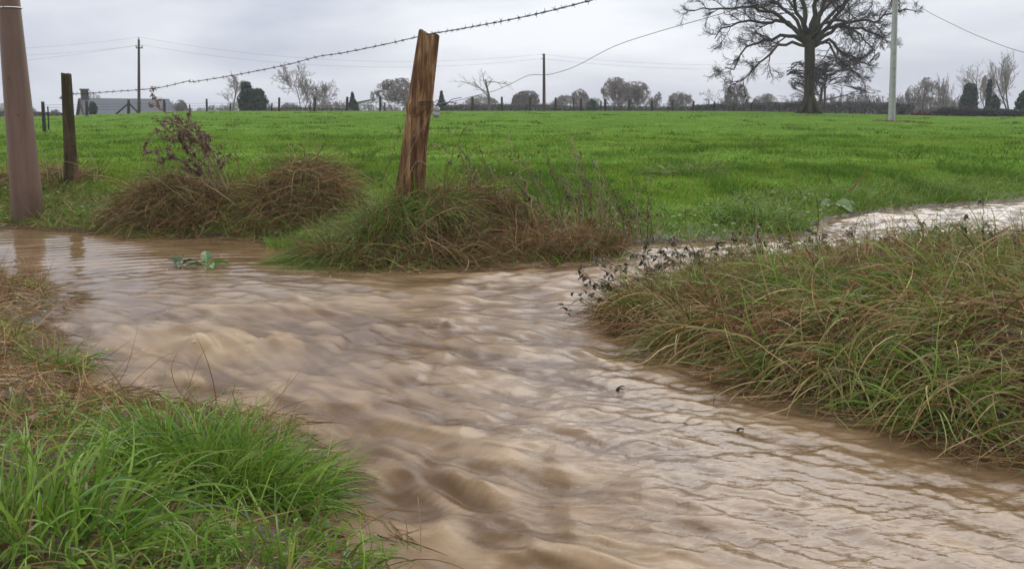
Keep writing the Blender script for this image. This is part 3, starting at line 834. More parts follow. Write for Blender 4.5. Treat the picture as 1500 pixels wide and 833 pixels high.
def log_post(name, base, top, r0, r1, mat_, sq=0.0, rough=0.05, seed=0, rows=70, sides=44, jag=0.02, depth=0.35, prof=None):
    base, top = np.array(base, float), np.array(top, float)
    t = np.linspace(0, 1, rows)[:, None]; th = (np.arange(sides) * 2 * pi / sides)[None]
    r = (r0 + (r1 - r0) * t) * (1 + 0 * th)
    if prof is not None: r = r * np.interp(t, *zip(*prof))
    r = r * (1 + sq * (np.abs(np.cos(2 * th)) - 0.5))
    gx__ = th / (2 * pi)
    per = lambda f, s, q: vn(np.cos(th) * f + 9, np.sin(th) * f + t * q, s)
    r = r * (1 + rough * 2.2 * (per(2.0, 1 + seed, 3) - .5) + rough * 2.2 * (per(6, 2, 1.2) - .5) - rough * 1.8 * sm(0.62, 0.9, per(11, 3 + seed, 0.8)))
    ax = nrm((top - base)[None])[0]
    X = nrm(np.cross(ax, [0, 1, 0])[None])[0]; Y = np.cross(ax, X)
    Lh = np.linalg.norm(top - base)
    tt = t * Lh + np.where(t > 0.97, (vn(np.cos(th) * 3 + 5, np.sin(th) * 3, 4) - .5) * jag * 2 + (vn(np.cos(th) * 9 + 5, np.sin(th) * 9, 5) - .5) * jag, 0)
    V = base + ax * tt[..., None] + X * (r * np.cos(th))[..., None] + Y * (r * np.sin(th))[..., None]
    n = rows * sides
    i = np.arange(n).reshape(rows, sides)
    F = np.stack([i[:-1], np.roll(i[:-1], -1, 1), np.roll(i[1:], -1, 1), i[1:]], -1).reshape(-1, 4)
    ctr = V[-1].mean(0)
    ring2 = ctr + (V[-1] - ctr) * 0.55 + ax * rng.uniform(-.006, .004, (sides, 1))
    V = np.concatenate([V.reshape(-1, 3), ring2, [ctr - ax * .004]])
    j = n + np.arange(sides)
    F2 = np.stack([i[-1], np.roll(i[-1], -1), np.roll(j, -1), j], -1)
    F3 = np.stack([j, np.roll(j, -1), np.full(sides, n + sides)], -1)
    return mesh(name, V, [np.concatenate([F, F2]), F3], mat_)
p1b, p1t = at(594, 300, 6.8), at(629, 49, 6.72)
p1b[2] = min(p1b[2], H(p1b[0], p1b[1]) - .04)
post1 = log_post("fence_post", p1b, p1t, 0.088, 0.066, M_OLDWOOD, sq=.10, rough=.12, jag=.022,
                 prof=[(0, 1.05), (.3, .97), (.55, .95), (.60, 1.12), (.64, 1.02), (.8, 1.0), (1, .98)])
tag(post1, "split orange brown timber fence post leaning right on the grassy mound", "fence post")
p2b, p2t = at(105, 272, 9.8), at(97, 108, 9.85)
p2b[2] -= .08
post2 = log_post("fence_post", p2b, p2t, 0.068, 0.047, M_DARKWOOD, rough=.06, jag=.008, rows=50, sides=28, prof=[(0, 1.0), (.1, 1.05), (.3, .95), (1, 1)])
tag(post2, "slim dark weathered fence post beside the thick brown pole", "fence post")
p0b = np.array((2.3, 0.75, 0.0)); p0b[2] = float(min(H(p0b[0], p0b[1]), 0)) - .1
p0t = np.array((2.3, 0.75, 1.5))
# ------------------------------------------------------------------ barbed wire
def _rust(nt, out):
    p = princ(nt, (0.03, 0.024, 0.02), 0.6, 0.4); p.inputs["Metallic"].default_value = 0.3
    nt.links.new(p.outputs[0], out.inputs[0])
M_RUST = mat("rusty_wire", _rust)
def barbed(pts, sp=0.105, rad=0.0028):
    mb = MB()
    pts = np.asarray(pts, float)
    Ltot = np.linalg.norm(np.diff(pts, axis=0), axis=1).sum()
    K = int(Ltot / 0.011)
    c = spline(pts, K)
    T = nrm(np.gradient(c, axis=0)); A = nrm(np.cross(T, [0, 0, 1.0])); B = np.cross(T, A)
    s = np.linspace(0, Ltot, K)[:, None]
    for ph in (0, pi):
        a = s * 2 * pi / 0.06 + ph
        tubes(mb, (c + (A * np.cos(a) + B * np.sin(a)) * rad * 0.85)[None], np.full((1, K), rad * .62), 4)
    nb_ = int(Ltot / sp)
    for q in range(nb_):
        i = int((q + .5 + rng.uniform(-.12, .12)) / nb_ * (K - 1))
        i = min(max(i, 2), K - 3)
        o_, t_, a_, b_ = c[i], T[i], A[i], B[i]
        f = rng.uniform(0, 2 * pi)
        u = np.linspace(0, 3.2 * pi, 14)
        coil = o_ + t_ * ((u / u[-1] - .5) * .012)[:, None] + (a_ * np.cos(u + f)[:, None] + b_ * np.sin(u + f)[:, None]) * rad * 1.8
        tubes(mb, coil[None], np.full((1, 14), rad * .45), 4)
        for e in (0, -1):
            for g in (0, 1.3):
                ang = f + (0 if e == 0 else u[-1]) + g
                dirv = a_ * math.cos(ang) + b_ * math.sin(ang) + t_ * rng.uniform(-.4, .4)
                st_ = coil[e]
                tubes(mb, np.stack([st_, st_ + dirv * .009, st_ + dirv * .017])[None], np.array([[rad * .5, rad * .42, rad * .12]]), 4)
    return mb
w1 = [p0t, at(1010, -40, 4.0), at(864, 1, 4.75), at(780, 22, 5.3), at(700, 38, 5.95), at(648, 47, 6.5), at(628, 50, 6.66), at(612, 54, 6.82), at(560, 66, 7.1), at(500, 78, 7.45), at(466, 83, 7.65),
      at(420, 95, 7.9), at(350, 109, 8.3), at(282, 120, 8.7), at(275, 119, 8.75), at(230, 129, 9.0), at(170, 134, 9.3), at(125, 137, 9.6), at(100, 138.5, 9.9), at(88, 144, 12), at(63, 153, 22), at(46, 160, 32)]
bw = barbed(w1[:20]).build("barbed_wire", M_RUST)
tag(bw, "rusty barbed wire strung over the leaning post against the sky", "barbed wire")
mb = barbed([at(-60, 222, 9.9), at(20, 225, 9.85), at(60, 221, 9.8), at(100, 214, 9.72), at(112, 214, 9.72)], rad=.0025)
mb2 = mb.build("barbed_wire", M_RUST)
tag(mb2, "lower strand of wire running from the slim dark post behind the thick pole", "barbed wire")
p3b = at(63, 176, 32); p3b[2] = H(p3b[0], p3b[1]) - .1
# wire bound round the leaning post, with a loose end and a clip
mb = MB()
for j in range(4):
    cz = at(617.0, 151 + j * 1.2, 6.75)
    u = np.linspace(0, 2 * pi, 26)
    rr_ = 0.081
    loop = cz + np.stack([np.cos(u) * rr_ * 1.02, np.sin(u) * rr_, np.cos(u + j) * .008 + np.linspace(0, .005, 26)], 1)
    tubes(mb, loop[None], np.full((1, 26), .0022), 4)
tube1(mb, [at(634, 152, 6.66), at(642, 147, 6.62), at(652, 153, 6.6), at(662, 146, 6.6), at(676, 143, 6.62)], .0022, S=4, K=24)
tube1(mb, [at(634, 153, 6.66), at(645, 156, 6.62), at(658, 150, 6.6), at(668, 152, 6.6)], .0022, S=4, K=24)
tube1(mb, [at(602, 153, 6.66), at(600, 160, 6.64), at(606, 172, 6.64), at(628, 158, 6.62)], .002, S=4, K=20)
lw = tag(mb.build("tie_wire", M_RUST), "dark wire wound round the middle of the leaning post with loose ends", "wire")
def _plain(name, col, rough=.5, spec=.4, metal=0.0, nsc=8, var=.25):
    def f(nt, out):
        p = princ(nt, col, rough, spec); p.inputs["Metallic"].default_value = metal
        n = noise(nt, nsc, 5, .6, coords(nt))
        c = ramp(nt, n.outputs["Fac"], [(0.3, tuple(v * (1 - var) for v in col)), (0.7, tuple(min(v * (1 + var), 1) for v in col))])
        nt.links.new(c, p.inputs["Base Color"]); nt.links.new(p.outputs[0], out.inputs[0])
    return mat(name, f)
M_INSUL = _plain("grey_plastic", (0.32, 0.33, 0.33), .4)
mb = MB()
ic = at(637, 164, 6.68)
us = np.linspace(0, 1, 14)
prof = np.interp(us, [0, .1, .3, .45, .6, .8, 1], [.006, .02, .026, .017, .024, .022, .005])
tubes(mb, (ic + np.array((0.004, 0, -.038)) + np.array((.012, 0, .08)) * us[:, None])[None], prof[None], 14)
tag(mb.build("fence_insulator", M_INSUL), "small grey insulator fixed to the right side of the leaning post", "insulator")

# ------------------------------------------------------------------ thick brown pole
def _pipe(nt, out):
    p = princ(nt, rough=0.42, spec=0.45)
    n = noise(nt, 3.0, 6, 0.65, coords(nt, (3, 3, .35)))
    n2 = noise(nt, 26, 4, .7, coords(nt))
    c = ramp(nt, n.outputs["Fac"], [(0.3, (0.108, 0.060, 0.038)), (0.5, (0.140, 0.081, 0.053)), (0.7, (0.180, 0.112, 0.076))])
    c = mixc(nt, ramp(nt, n2.outputs["Fac"], [(0.66, 0.0), (0.76, 0.35)]), c, (0.32, 0.24, 0.19))
    g = N(nt, "ShaderNodeSeparateXYZ"); nt.links.new(coords(nt), g.inputs[0])
    n3 = noise(nt, 9, 4, .7, coords(nt)); ad = nt.nodes.new("ShaderNodeMath"); ad.operation = "MULTIPLY_ADD"; ad.inputs[1].default_value = .35
    nt.links.new(n3.outputs["Fac"], ad.inputs[0]); nt.links.new(g.outputs[2], ad.inputs[2])     # mud splashed on the foot
    c = mixc(nt, ramp(nt, ad.outputs[0], [(.16, .85), (.42, 0.0)]), c, (.085, .055, .03))
    nt.links.new(c, p.inputs["Base Color"])
    bump(nt, n2.outputs["Fac"], .12, .002, p)
    nt.links.new(p.outputs[0], out.inputs[0])
M_PIPE = mat("brown_paint", _pipe)
pb = at(41, 312, 8.8); pt_ = at(12.5, 0, 8.8)
ptop = pb + (pt_ - pb) * 2.6
pr = empty("utility_pole", pb); tag(pr, "thick tapering reddish brown pole standing at the left beside the still water", "pole")
mb = MB()
tt = np.linspace(-.15, 2.6, 30)
rad_ = np.interp(tt, [-.15, 0, 1.0, 2.6], [.140, .136, .090, .065])
tubes(mb, (pb + (pt_ - pb) * tt[:, None])[None], rad_[None], 40)
mb.build("shaft", M_PIPE, pr)
M_BAND = _plain("steel_band", (.75, .75, .74), .3, .5, .6)
mb = MB()
q = pb + (pt_ - pb) * .962
u = np.linspace(0, 2 * pi, 50)
ring = q + np.stack([np.cos(u) * .098, np.sin(u) * .098, np.sin(u + 1.8) * .003], 1)
tubes(mb, ring[None], np.full((1, 50), .005), 6)
mb.build("band", M_BAND, pr)
for k_, (zz, an) in enumerate([(.47, -1.2), (.64, -1.7)]):
    mb = MB()
    q = pb + (pt_ - pb) * zz; rr_ = np.interp(zz, [0, 1], [.138, .094]) - .002
    c_ = q + np.array((math.cos(an), math.sin(an), 0)) * rr_
    tubes(mb, np.stack([c_, c_ + np.array((math.cos(an), math.sin(an), 0)) * .008])[None], np.array([[.009, .006]]), 10)
    mb.build("rivet", M_PIPE, pr)

# ------------------------------------------------------------------ bare winter trees
def grow(P0, D0, L0, R0, levels, rg, K=6):
    """levels: list of dicts(n, ang, ratio, wander, trop, t0, rr); returns list of (P (M,K,3), R (M,K)) per level"""
    out = []
    P0 = np.asarray(P0, float); D0 = nrm(np.asarray(D0, float)); L0 = np.asarray(L0, float); R0 = np.asarray(R0, float)
    first = levels[0]
    P = np.empty((len(P0), K, 3)); P[:, 0] = P0; d = D0.copy()
    for k in range(1, K):
        d = d + rg.normal(0, first["wander"], d.shape); d[:, 2] += first["trop"]; d = nrm(d)
        P[:, k] = P[:, k - 1] + d * (L0 / (K - 1))[:, None]
    R = R0[:, None] * np.linspace(1, first.get("end", 0.45), K)
    out.append((P, R)); L = L0
    for lv in levels[1:]:
        P, R, L = sprout(P, R, L, lv, rg, K)
        out.append((P, R))
    return out
def sprout(P, R, L, lv, rg, K=6):
    M, Kp, _ = P.shape
    n = lv["n"]
    t = lv["t0"] + (1 - lv["t0"]) * (np.arange(n) + rg.uniform(0, 1, (M, n))) / n
    t = np.clip(t, 0, 0.999) * (Kp - 1)
    i = t.astype(int); f = (t - i)[..., None]
    m = np.arange(M)[:, None]
    base = P[m, i] * (1 - f) + P[m, i + 1] * f
    tan = nrm(P[m, i + 1] - P[m, i])
    rad = R[m, i] * (1 - f[..., 0]) + R[m, i + 1] * f[..., 0]
    base = base.reshape(-1, 3); tan = tan.reshape(-1, 3); rad = rad.ravel()
    rnd = rg.normal(0, 1, base.shape); perp = nrm(np.cross(tan, rnd))
    a = rg.normal(lv["ang"], .22, len(base))
    d = nrm(tan * np.cos(a)[:, None] + perp * np.sin(a)[:, None])
    tt = (t / (Kp - 1)).ravel()
    Ln = np.repeat(L, n) * lv["ratio"] * rg.uniform(.6, 1.3, len(base)) * (1.15 - lv.get("tl", .5) * tt)
    Rn = np.maximum(np.minimum(rad * lv.get("rr", .6), 1e9), lv.get("rmin", .008))
    Q = np.empty((len(base), K, 3)); Q[:, 0] = base
    for k in range(1, K):
        d = d + rg.normal(0, lv["wander"], d.shape); d[:, 2] += lv["trop"]; d = nrm(d)
        Q[:, k] = Q[:, k - 1] + d * (Ln / (K - 1))[:, None]
    Rr = Rn[:, None] * np.linspace(1, lv.get("end", .4), K)
    return Q, Rr, Ln
def lvl(n, ang, ratio, wander=.12, trop=.03, t0=.3, **k): return dict(n=n, ang=ang, ratio=ratio, wander=wander, trop=trop, t0=t0, **k)
STY = {
 "round": [lvl(0, 0, 1, .05, .0, end=.55), lvl(20, .95, .80, .10, .07, .22, rr=.45, tl=.55), lvl(9, .65, .45, .14, .03, .25, rr=.55), lvl(6, .6, .5, .18, .02, .15, rr=.6), lvl(5, .6, .5, .2, .0, .1, rr=.7)],
 "open": [lvl(0, 0, 1, .06, .0, end=.5), lvl(13, .8, .66, .10, .09, .35, rr=.5), lvl(6, .6, .55, .16, .05, .2, rr=.55), lvl(5, .55, .5, .18, .03, .15, rr=.6), lvl(3, .6, .55, .2, .0, .1, rr=.7)],
 "tall": [lvl(0, 0, 1, .04, .0, end=.4), lvl(18, .85, .46, .10, .10, .35, rr=.4), lvl(7, .6, .55, .16, .05, .2, rr=.55), lvl(6, .6, .5, .18, .03, .15, rr=.6), lvl(3, .6, .5, .2, .0, .1, rr=.7)],
 "shrub": [lvl(0, 0, 1, .1, .0, end=.4), lvl(16, 1.0, .85, .12, .06, .02, rr=.6), lvl(9, .55, .5, .16, .03, .15, rr=.6), lvl(5, .6, .5, .2, .02, .1, rr=.7)],
 "gaunt": [lvl(0, 0, 1, .10, .02, end=.45), lvl(5, .8, .72, .16, .05, .4, rr=.55), lvl(5, .75, .5, .2, .05, .3, rr=.5), lvl(4, .7, .5, .2, .03, .2, rr=.55), lvl(2, .7, .5, .2, .0, .2, rr=.7)],
}
tree_n = [0]
def bare_tree(px, dist, top, half, style, label, name="bare_tree", stems=1, base_drop=1.0, twigmat=None, group=None, twig=.016, thick=.022, cat="tree"):
    """tree whose foot is behind the crest at photo column px, crown top at photo row top, crown half width in px"""
    tree_n[0] += 1
    rg = np.random.default_rng(100 + tree_n[0])
    y = dist
    foot = at(px, 170, y); gz = float(H(foot[0], y)); foot[2] = gz
    tp = at(px, top, y); hgt = tp[2] - gz
    halfw = half * y / FPX
    lv = [dict(l) for l in STY[style]]
    for l in lv: l["rmin"] = twig
    P0 = np.tile(foot, (stems, 1)); P0[:, :2] += rg.normal(0, .02 * hgt, (stems, 2)) * (stems > 1)
    D0 = np.array([[0, 0, 1.0]] * stems) + rg.normal(0, .06 if stems == 1 else .3, (stems, 3))
    L0 = np.full(stems, hgt * (.78 if style != "shrub" else .55)); R0 = np.full(stems, hgt * thick / (1 if stems == 1 else 1.8))
    lev = grow(P0 - np.array((0, 0, .2)), D0, L0, R0, lv, rg)
    allp = np.concatenate([p.reshape(-1, 3) for p, r in lev])
    # fit the crown to its real size
    tip_ = lev[-1][0].reshape(-1, 3)
    hx = np.percentile(np.abs(tip_[:, 0] - foot[0]), 85); hz = np.percentile(tip_[:, 2] - gz, 96)
    sx, sz = halfw / max(hx, .1), hgt / max(hz, .1)
    cz_ = {"round": .56, "shrub": .45, "open": .60, "tall": .60, "gaunt": .55}[style]
    def fit(p):                           # fit to the crown's size and keep its outline a loose dome
        q = (p - foot) * np.array((sx, sx, sz))
        e_ = np.array((halfw, halfw, hgt * (1 - cz_)))
        m_ = (q - (0, 0, hgt * cz_)) / e_
        m_[..., 2] = np.maximum(m_[..., 2], m_[..., 2] * .75)
        rr_ = np.linalg.norm(m_, axis=-1, keepdims=True)
        k_ = np.where(rr_ > .9, (.9 + (1 - np.exp(-(rr_ - .9) * 1.2)) * .28) / np.maximum(rr_, .01), 1)
        low = q[..., 2:3] < hgt * .35
        k_ = np.where(low & (style != "shrub"), 1, k_)
        if style in ("open", "tall", "gaunt"): return foot + q
        return foot + (0, 0, hgt * cz_) + (q - (0, 0, hgt * cz_)) * k_
    root = tag(empty(name, foot), label, cat, group)
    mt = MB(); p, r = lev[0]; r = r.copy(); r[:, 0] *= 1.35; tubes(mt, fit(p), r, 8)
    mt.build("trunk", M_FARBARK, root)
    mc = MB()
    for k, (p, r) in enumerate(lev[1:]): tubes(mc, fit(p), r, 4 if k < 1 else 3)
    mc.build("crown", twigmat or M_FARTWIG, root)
    return root
FT = "bare winter trees on the skyline"
T_ = bare_tree
T_(340, 125, 112, 19, "open", "thin bare tree just left of the bushy evergreen on the skyline", group=FT)
T_(442, 120, 104, 30, "open", "pale many stemmed bare tree on the skyline between evergreen bush and tiny spruce", stems=3, group=FT, twig=.02)
T_(138, 170, 132, 14, "shrub", "faint bare treetop showing above the slate roof", stems=3, group=FT)
T_(265, 125, 146, 9, "shrub", "small bushy bare tree at the right end of the slate roofed house", stems=3, group=FT, name="bare_shrub", cat="shrub")
T_(484, 140, 149, 17, "shrub", "low rounded bare bush right of the pale many stemmed tree", stems=4, group=FT, name="bare_shrub", cat="shrub")
T_(425, 132, 150, 14, "shrub", "low twiggy bare bush left of the pale many stemmed tree", stems=4, group=FT, name="bare_shrub", cat="shrub")
T_(582, 130, 114, 36, "round", "wide dome shaped bare tree partly hidden behind the leaning post", stems=2, group=FT, twig=.022)
T_(690, 135, 145, 20, "shrub", "low dark bare bush right of the leaning post on the skyline", stems=4, group=FT, name="bare_shrub", cat="shrub")
T_(716, 100, 104, 32, "gaunt", "gaunt spreading bare tree with few crooked limbs under the telephone cable", group=FT, twig=.012, thick=.04)
T_(706, 150, 138, 24, "round", "hazy bare tree behind the gaunt crooked tree", group=FT)
T_(771, 140, 132, 21, "round", "dense rounded bare tree left of the middle wooden utility pole", stems=3, group=FT, twig=.026)
T_(826, 150, 138, 16, "round", "small hazy bare tree first to the right of the middle utility pole", stems=2, group=FT)
T_(848, 160, 130, 14, "round", "taller slender bare tree second to the right of the middle utility pole", stems=2, group=FT)
T_(870, 150, 142, 14, "shrub", "low dark green brown bush at the foot of the big airy tree group", stems=4, group=FT, name="bare_shrub", cat="shrub")
T_(903, 135, 112, 22, "round", "left half of the big airy pair of bare trees on the skyline", stems=2, group=FT, twig=.02)
T_(930, 137, 117, 22, "round", "right half of the big airy pair of bare trees on the skyline", stems=2, group=FT, twig=.02)
T_(962, 150, 134, 10, "round", "narrow bare tree just right of the big airy pair", group=FT)
T_(996, 150, 134, 19, "round", "broad low bare tree midway between the airy pair and the great oak", stems=2, group=FT)
T_(1037, 145, 132, 14, "gaunt", "small bare tree with a flat open crown left of the great oak", group=FT, twig=.02)
T_(1058, 155, 142, 10, "shrub", "low bare bush beside the small flat crowned tree", stems=3, group=FT, name="bare_shrub", cat="shrub")
T_(1078, 150, 121, 18, "round", "tall hazy pair of bare stems left of the great oak", stems=2, group=FT, twig=.02)
T_(1122, 150, 137, 20, "round", "low wide bare tree under the great oak's left boughs", stems=2, group=FT)
T_(1160, 140, 140, 17, "gaunt", "small crooked bare tree just left of the great oak's trunk", group=FT, twig=.02)
T_(1351, 130, 112, 23, "round", "first bare tree right of the white pole, with a fan shaped crown", group=FT, twig=.02)
T_(1386, 140, 118, 15, "open", "hazy bare tree between the fan shaped and the ivy clad trees", stems=2, group=FT)
T_(1424, 125, 99, 23, "open", "bare tree with a dark ivy clad foot near the right side", group=FT, twig=.013)
T_(1480, 118, 85, 22, "open", "tall double stemmed bare tree near the right edge of the skyline", stems=2, group=FT, twig=.013, thick=.03)
T_(1444, 150, 104, 10, "round", "faint bare treetop behind the ivy covered stump", group=FT)
T_(20, 150, 150, 30, "shrub", "low bare bushes hidden mostly behind the thick brown pole", stems=5, group=FT, name="bare_shrub", cat="shrub")
T_(82, 140, 160, 8, "shrub", "very low dark bush beside the slim dark post on the skyline", stems=4, group=FT, name="bare_shrub", cat="shrub")

# evergreens and ivy: leaf clumps through a volume
DG = 1.3 * np.array([[0.022, 0.042, 0.016], [0.03, 0.055, 0.02], [0.016, 0.03, 0.013], [0.045, 0.07, 0.028]])
def leafcloud(mb, n, cx, cy, z0, z1, wfun, size, rg, cols=DG):
    u = rg.random(n); z = z0 + (z1 - z0) * u
    w_ = wfun(u) * np.sqrt(rg.random(n)) * (0.8 + 0.45 * vn(u * 9, rg.random(n) * 2, 3))
    a = rg.uniform(0, 2 * pi, n)
    w_ = w_ * (1 + .3 * (vn(np.cos(a) * 2 + 3, np.sin(a) * 2 + u * 7, 4) - .5) * 2)
    c = np.stack([cx + w_ * np.cos(a), cy + w_ * np.sin(a), z], 1)
    d1 = nrm(rg.normal(0, 1, (n, 3))); d2 = nrm(np.cross(d1, rg.normal(0, 1, (n, 3))))
    s = size * rg.uniform(.6, 1.4, (n, 1))
    V = np.stack([c - d1 * s, c - d2 * s * .5, c + d1 * s, c + d2 * s * .5], 1).reshape(-1, 3)
    C = np.repeat(cols[rg.integers(0, len(cols), n)] * rg.uniform(.7, 1.3, (n, 1)), 4, 0)
    mb.add(V, np.arange(4 * n).reshape(-1, 4), None, C)
def evergreen(px, dist, top, half, label, kind="cone", name="evergreen_tree", n=5000, cols=DG, size=.16, group="evergreens on the skyline", cat="tree", foot_row=None):
    tree_n[0] += 1
    rg = np.random.default_rng(100 + tree_n[0])
    f = at(px, 170, dist); gz = float(H(f[0], dist)); f[2] = gz
    h = at(px, top, dist)[2] - gz; w_ = half * dist / FPX
    root = tag(empty(name, f), label, cat, group)
    mt = MB(); tube1(mt, [f - (0, 0, .2), f + (0, 0, h * .9)], .035 * h, .01 * h, 7, 6); mt.build("trunk", M_FARBARK, root)
    fun = {"cone": lambda u: w_ * (1.02 - u) * (0.78 + .3 * np.abs(np.sin(u * 26))), "egg": lambda u: w_ * np.sqrt(np.clip(1 - (2 * (u * .94) - .75) ** 2 / 1.6, 0, 1)) * 1.0,
           "round": lambda u: w_ * np.sqrt(np.clip(1 - (2 * u - .95) ** 2, 0.02, 1)), "col": lambda u: w_ * (1.0 - .25 * u + .15 * np.sin(u * 11))}[kind]
    mb = MB(); leafcloud(mb, n, f[0], f[1], gz + .02 * h, gz + h, fun, size, rg, cols)
    mb.build("crown", M_LEAF, root)
    return root
E_ = evergreen
E_(362, 112, 121, 10, "taller left lobe of the dark evergreen bush behind the far fence", "egg", n=4000)
E_(377, 112, 131, 14, "wider right lobe of the dark evergreen bush behind the far fence", "egg", n=5000)
E_(517, 125, 136, 12, "tiny dark spruce standing alone left of the wide dome shaped tree", "cone", n=2600)
E_(647, 125, 134, 11, "tiny dark spruce seen just right of the leaning post", "cone", n=2400)
E_(137, 100, 150, 5, "clipped dark conifer in front of the slate roof", "egg", n=1500, size=.12)
E_(1418, 120, 123, 12, "dark ivy mass climbing the foot of the bare tree at right", "egg", "ivy_mass", n=5000, group="ivy and hollies at the right skyline", cat="ivy")
E_(1446, 118, 117, 4, "narrow ivy covered stump standing like a chimney at right", "col", "ivy_stump", n=2600, size=.12, group="ivy and hollies at the right skyline", cat="stump", cols=np.array([[.045, .045, .035], [.03, .035, .025], [.06, .05, .045]]))
E_(1455, 115, 140, 8, "dark green holly bush right of the ivy covered stump", "round", "holly_bush", n=2600, group="ivy and hollies at the right skyline", cat="shrub")
E_(1497, 112, 134, 9, "dark evergreen cut by the picture's right edge", "round", "holly_bush", n=3000, group="ivy and hollies at the right skyline", cat="shrub")
E_(1321, 95, 158, 5, "little dark round bush just right of the white pole", "round", "holly_bush", n=1200, size=.1, group="ivy and hollies at the right skyline", cat="shrub")
E_(867, 118, 146, 9, "low green brown bush left of the big airy trees", "round", "holly_bush", n=1500, cat="shrub", cols=DG * 1.4, size=.13)

# far wood: one brown mass behind the oak
rg = np.random.default_rng(55)
mbw = MB()
for q in range(125):
    px = rg.uniform(1125, 1420); y = rg.uniform(165, 240)
    topr = np.interp(px, [1125, 1200, 1260, 1300, 1420], [152, 135, 133, 137, 142]) + rg.uniform(-2, 5)
    f = at(px, 170, y); f[2] = float(H(f[0], y)); h = (at(px, topr, y)[2] - f[2])
    lev = grow(f[None], [[0, 0, 1]], [h * .8], [.12], [lvl(0, 0, 1, .04, 0, end=.3), lvl(10, .5, .34, .1, .08, .12, rr=.5, rmin=.04), lvl(6, .6, .55, .15, .05, .1, rr=.6, rmin=.03), lvl(4, .6, .5, .15, .05, .1, rr=.6, rmin=.028)], rg, 5)
    for p, r in lev: tubes(mbw, p, r, 3)
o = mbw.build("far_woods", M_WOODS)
tag(o, "brown leafless wood forming one mass behind the great oak", "woods", kind="stuff")
mbw = MB()
for q in range(230):
    px = rg.uniform(250, 1135); y = rg.uniform(150, 200)
    topr = 156 - 11 * vn(px / 22.0, 3.3, 4) - 3 * vn(px / 7.0, 1.3, 2)
    f = at(px, 170, y); f[2] = float(H(f[0], y)); h = (at(px, topr, y)[2] - f[2])
    lev = grow(f[None], [[0, 0, 1]], [h * .7], [.10], [lvl(0, 0, 1, .06, 0, end=.3), lvl(12, .9, .5, .1, .08, .05, rr=.5, rmin=.035), lvl(7, .7, .55, .15, .03, .1, rr=.6, rmin=.026), lvl(4, .6, .5, .15, .02, .1, rr=.6, rmin=.022)], rg, 5)
    for p, r in lev: tubes(mbw, p, r, 3)
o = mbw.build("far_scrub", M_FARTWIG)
tag(o, "low line of hazy leafless scrub running along the skyline behind the far fence", "scrub", kind="stuff")
# rough hedge at right and hedge bottoms along the skyline
def hedge(pxs, dist, rows, n, label, cols, name="hedge", size=.12, depth=1.0, cat="hedge", tw=True):
    rg = np.random.default_rng(int(pxs[0]) + 500)
    u = rg.random(n); px = pxs[0] + (pxs[-1] - pxs[0]) * u
    topr = np.interp(px, pxs, rows)
    X = (px - CXP) / FPX * dist
    zt = CAMZ + (HOR - topr) * dist / FPX
    Y = dist + rg.uniform(-depth, depth, n)
    g = H(X, Y)
    z = g + (zt - g) * (1 + .25 * (fbm(X * .8, Y * 0, 3, 2) - .5)) * np.sqrt(rg.random(n))
    c = np.stack([X, Y, z], 1)
    d1 = nrm(rg.normal(0, 1, (n, 3)) * (1, 1, 1.5)); d2 = nrm(np.cross(d1, rg.normal(0, 1, (n, 3))))
    s = size * rg.uniform(.5, 1.5, (n, 1))
    V = np.stack([c - d1 * s, c - d2 * s * .35, c + d1 * s, c + d2 * s * .35], 1).reshape(-1, 3)
    C = np.repeat(cols[rg.integers(0, len(cols), n)] * rg.uniform(.6, 1.3, (n, 1)), 4, 0)
    mb = MB(); mb.add(V, np.arange(4 * n).reshape(-1, 4), None, C)
    return tag(mb.build(name, M_LEAF), label, cat)
HB = np.array([[.06, .045, .035], [.045, .04, .03], [.08, .055, .04], [.04, .045, .025]])
hedge([1335, 1380, 1420, 1500, 1620], 100, [164, 158, 160, 162, 160], 26000, "rough brown and dark hedge along the field edge at right", HB)
hedge([640, 760, 900, 1000], 125, [155, 154, 157, 158], 9000, "thin low hedge on the skyline behind the middle of the far fence", HB * 1.4, size=.16)
hedge([1000, 1080, 1200, 1330], 128, [157, 152, 150, 152], 15000, "brown low hedge behind the far fence left and right of the oak trunk", HB * 1.3, size=.16)
hedge([380, 440, 520], 118, [160, 157, 161], 2500, "thin low scrub along the far fence left of centre", HB * 1.3, size=.12)
hedge([1330, 1345, 1352], 98, [165, 163, 166], 1500, "rust brown patch of bracken by the hedge right of the white pole", np.array([[.16, .06, .035], [.11, .05, .03]]), name="bracken_patch", cat="bracken")
hedge([-40, 20, 110], 110, [165, 163, 166], 3500, "thin low scrub along the far fence at the left edge", HB * 1.2, size=.12)

# the great oak
OY = 75.0
rg = np.random.default_rng(12)
of = at(1185, 166, OY); of[2] = float(H(of[0], OY))
oak = tag(empty("oak_tree", of), "great spreading bare oak with a thick trunk standing alone in the meadow", "tree")
def pl(pts, dy):                          # limb from photo pixels with its own depth run
    n = len(pts)
    return np.array([at(px, py, OY + dy * (k / (n - 1)) ** 1.1) for k, (px, py) in enumerate(pts)])
mb = MB()
tr = spline([of - (0, 0, .3), at(1185.5, 140, OY), at(1186, 100, OY), at(1186, 72, OY), at(1186, 52, OY)], 16)
rad = np.interp(np.linspace(0, 1, 16), [0, .05, .12, .3, .8, 1], [.78, .60, .46, .38, .38, .33])
tubes(mb, tr[None], rad[None], 20)
for a in np.linspace(0, 2 * pi, 8)[:-1]:      # root flare
    dv = np.array((math.cos(a), math.sin(a), 0))
    tubes(mb, spline([of + dv * .25 + (0, 0, 1.3), of + dv * .5 + (0, 0, .5), of + dv * 1.0 + (0, 0, -.05)], 6)[None], np.array([[.12, .2, .22, .22, .16, .08]]) * .9, 8)
mb.build("trunk", M_OAKBARK, oak)
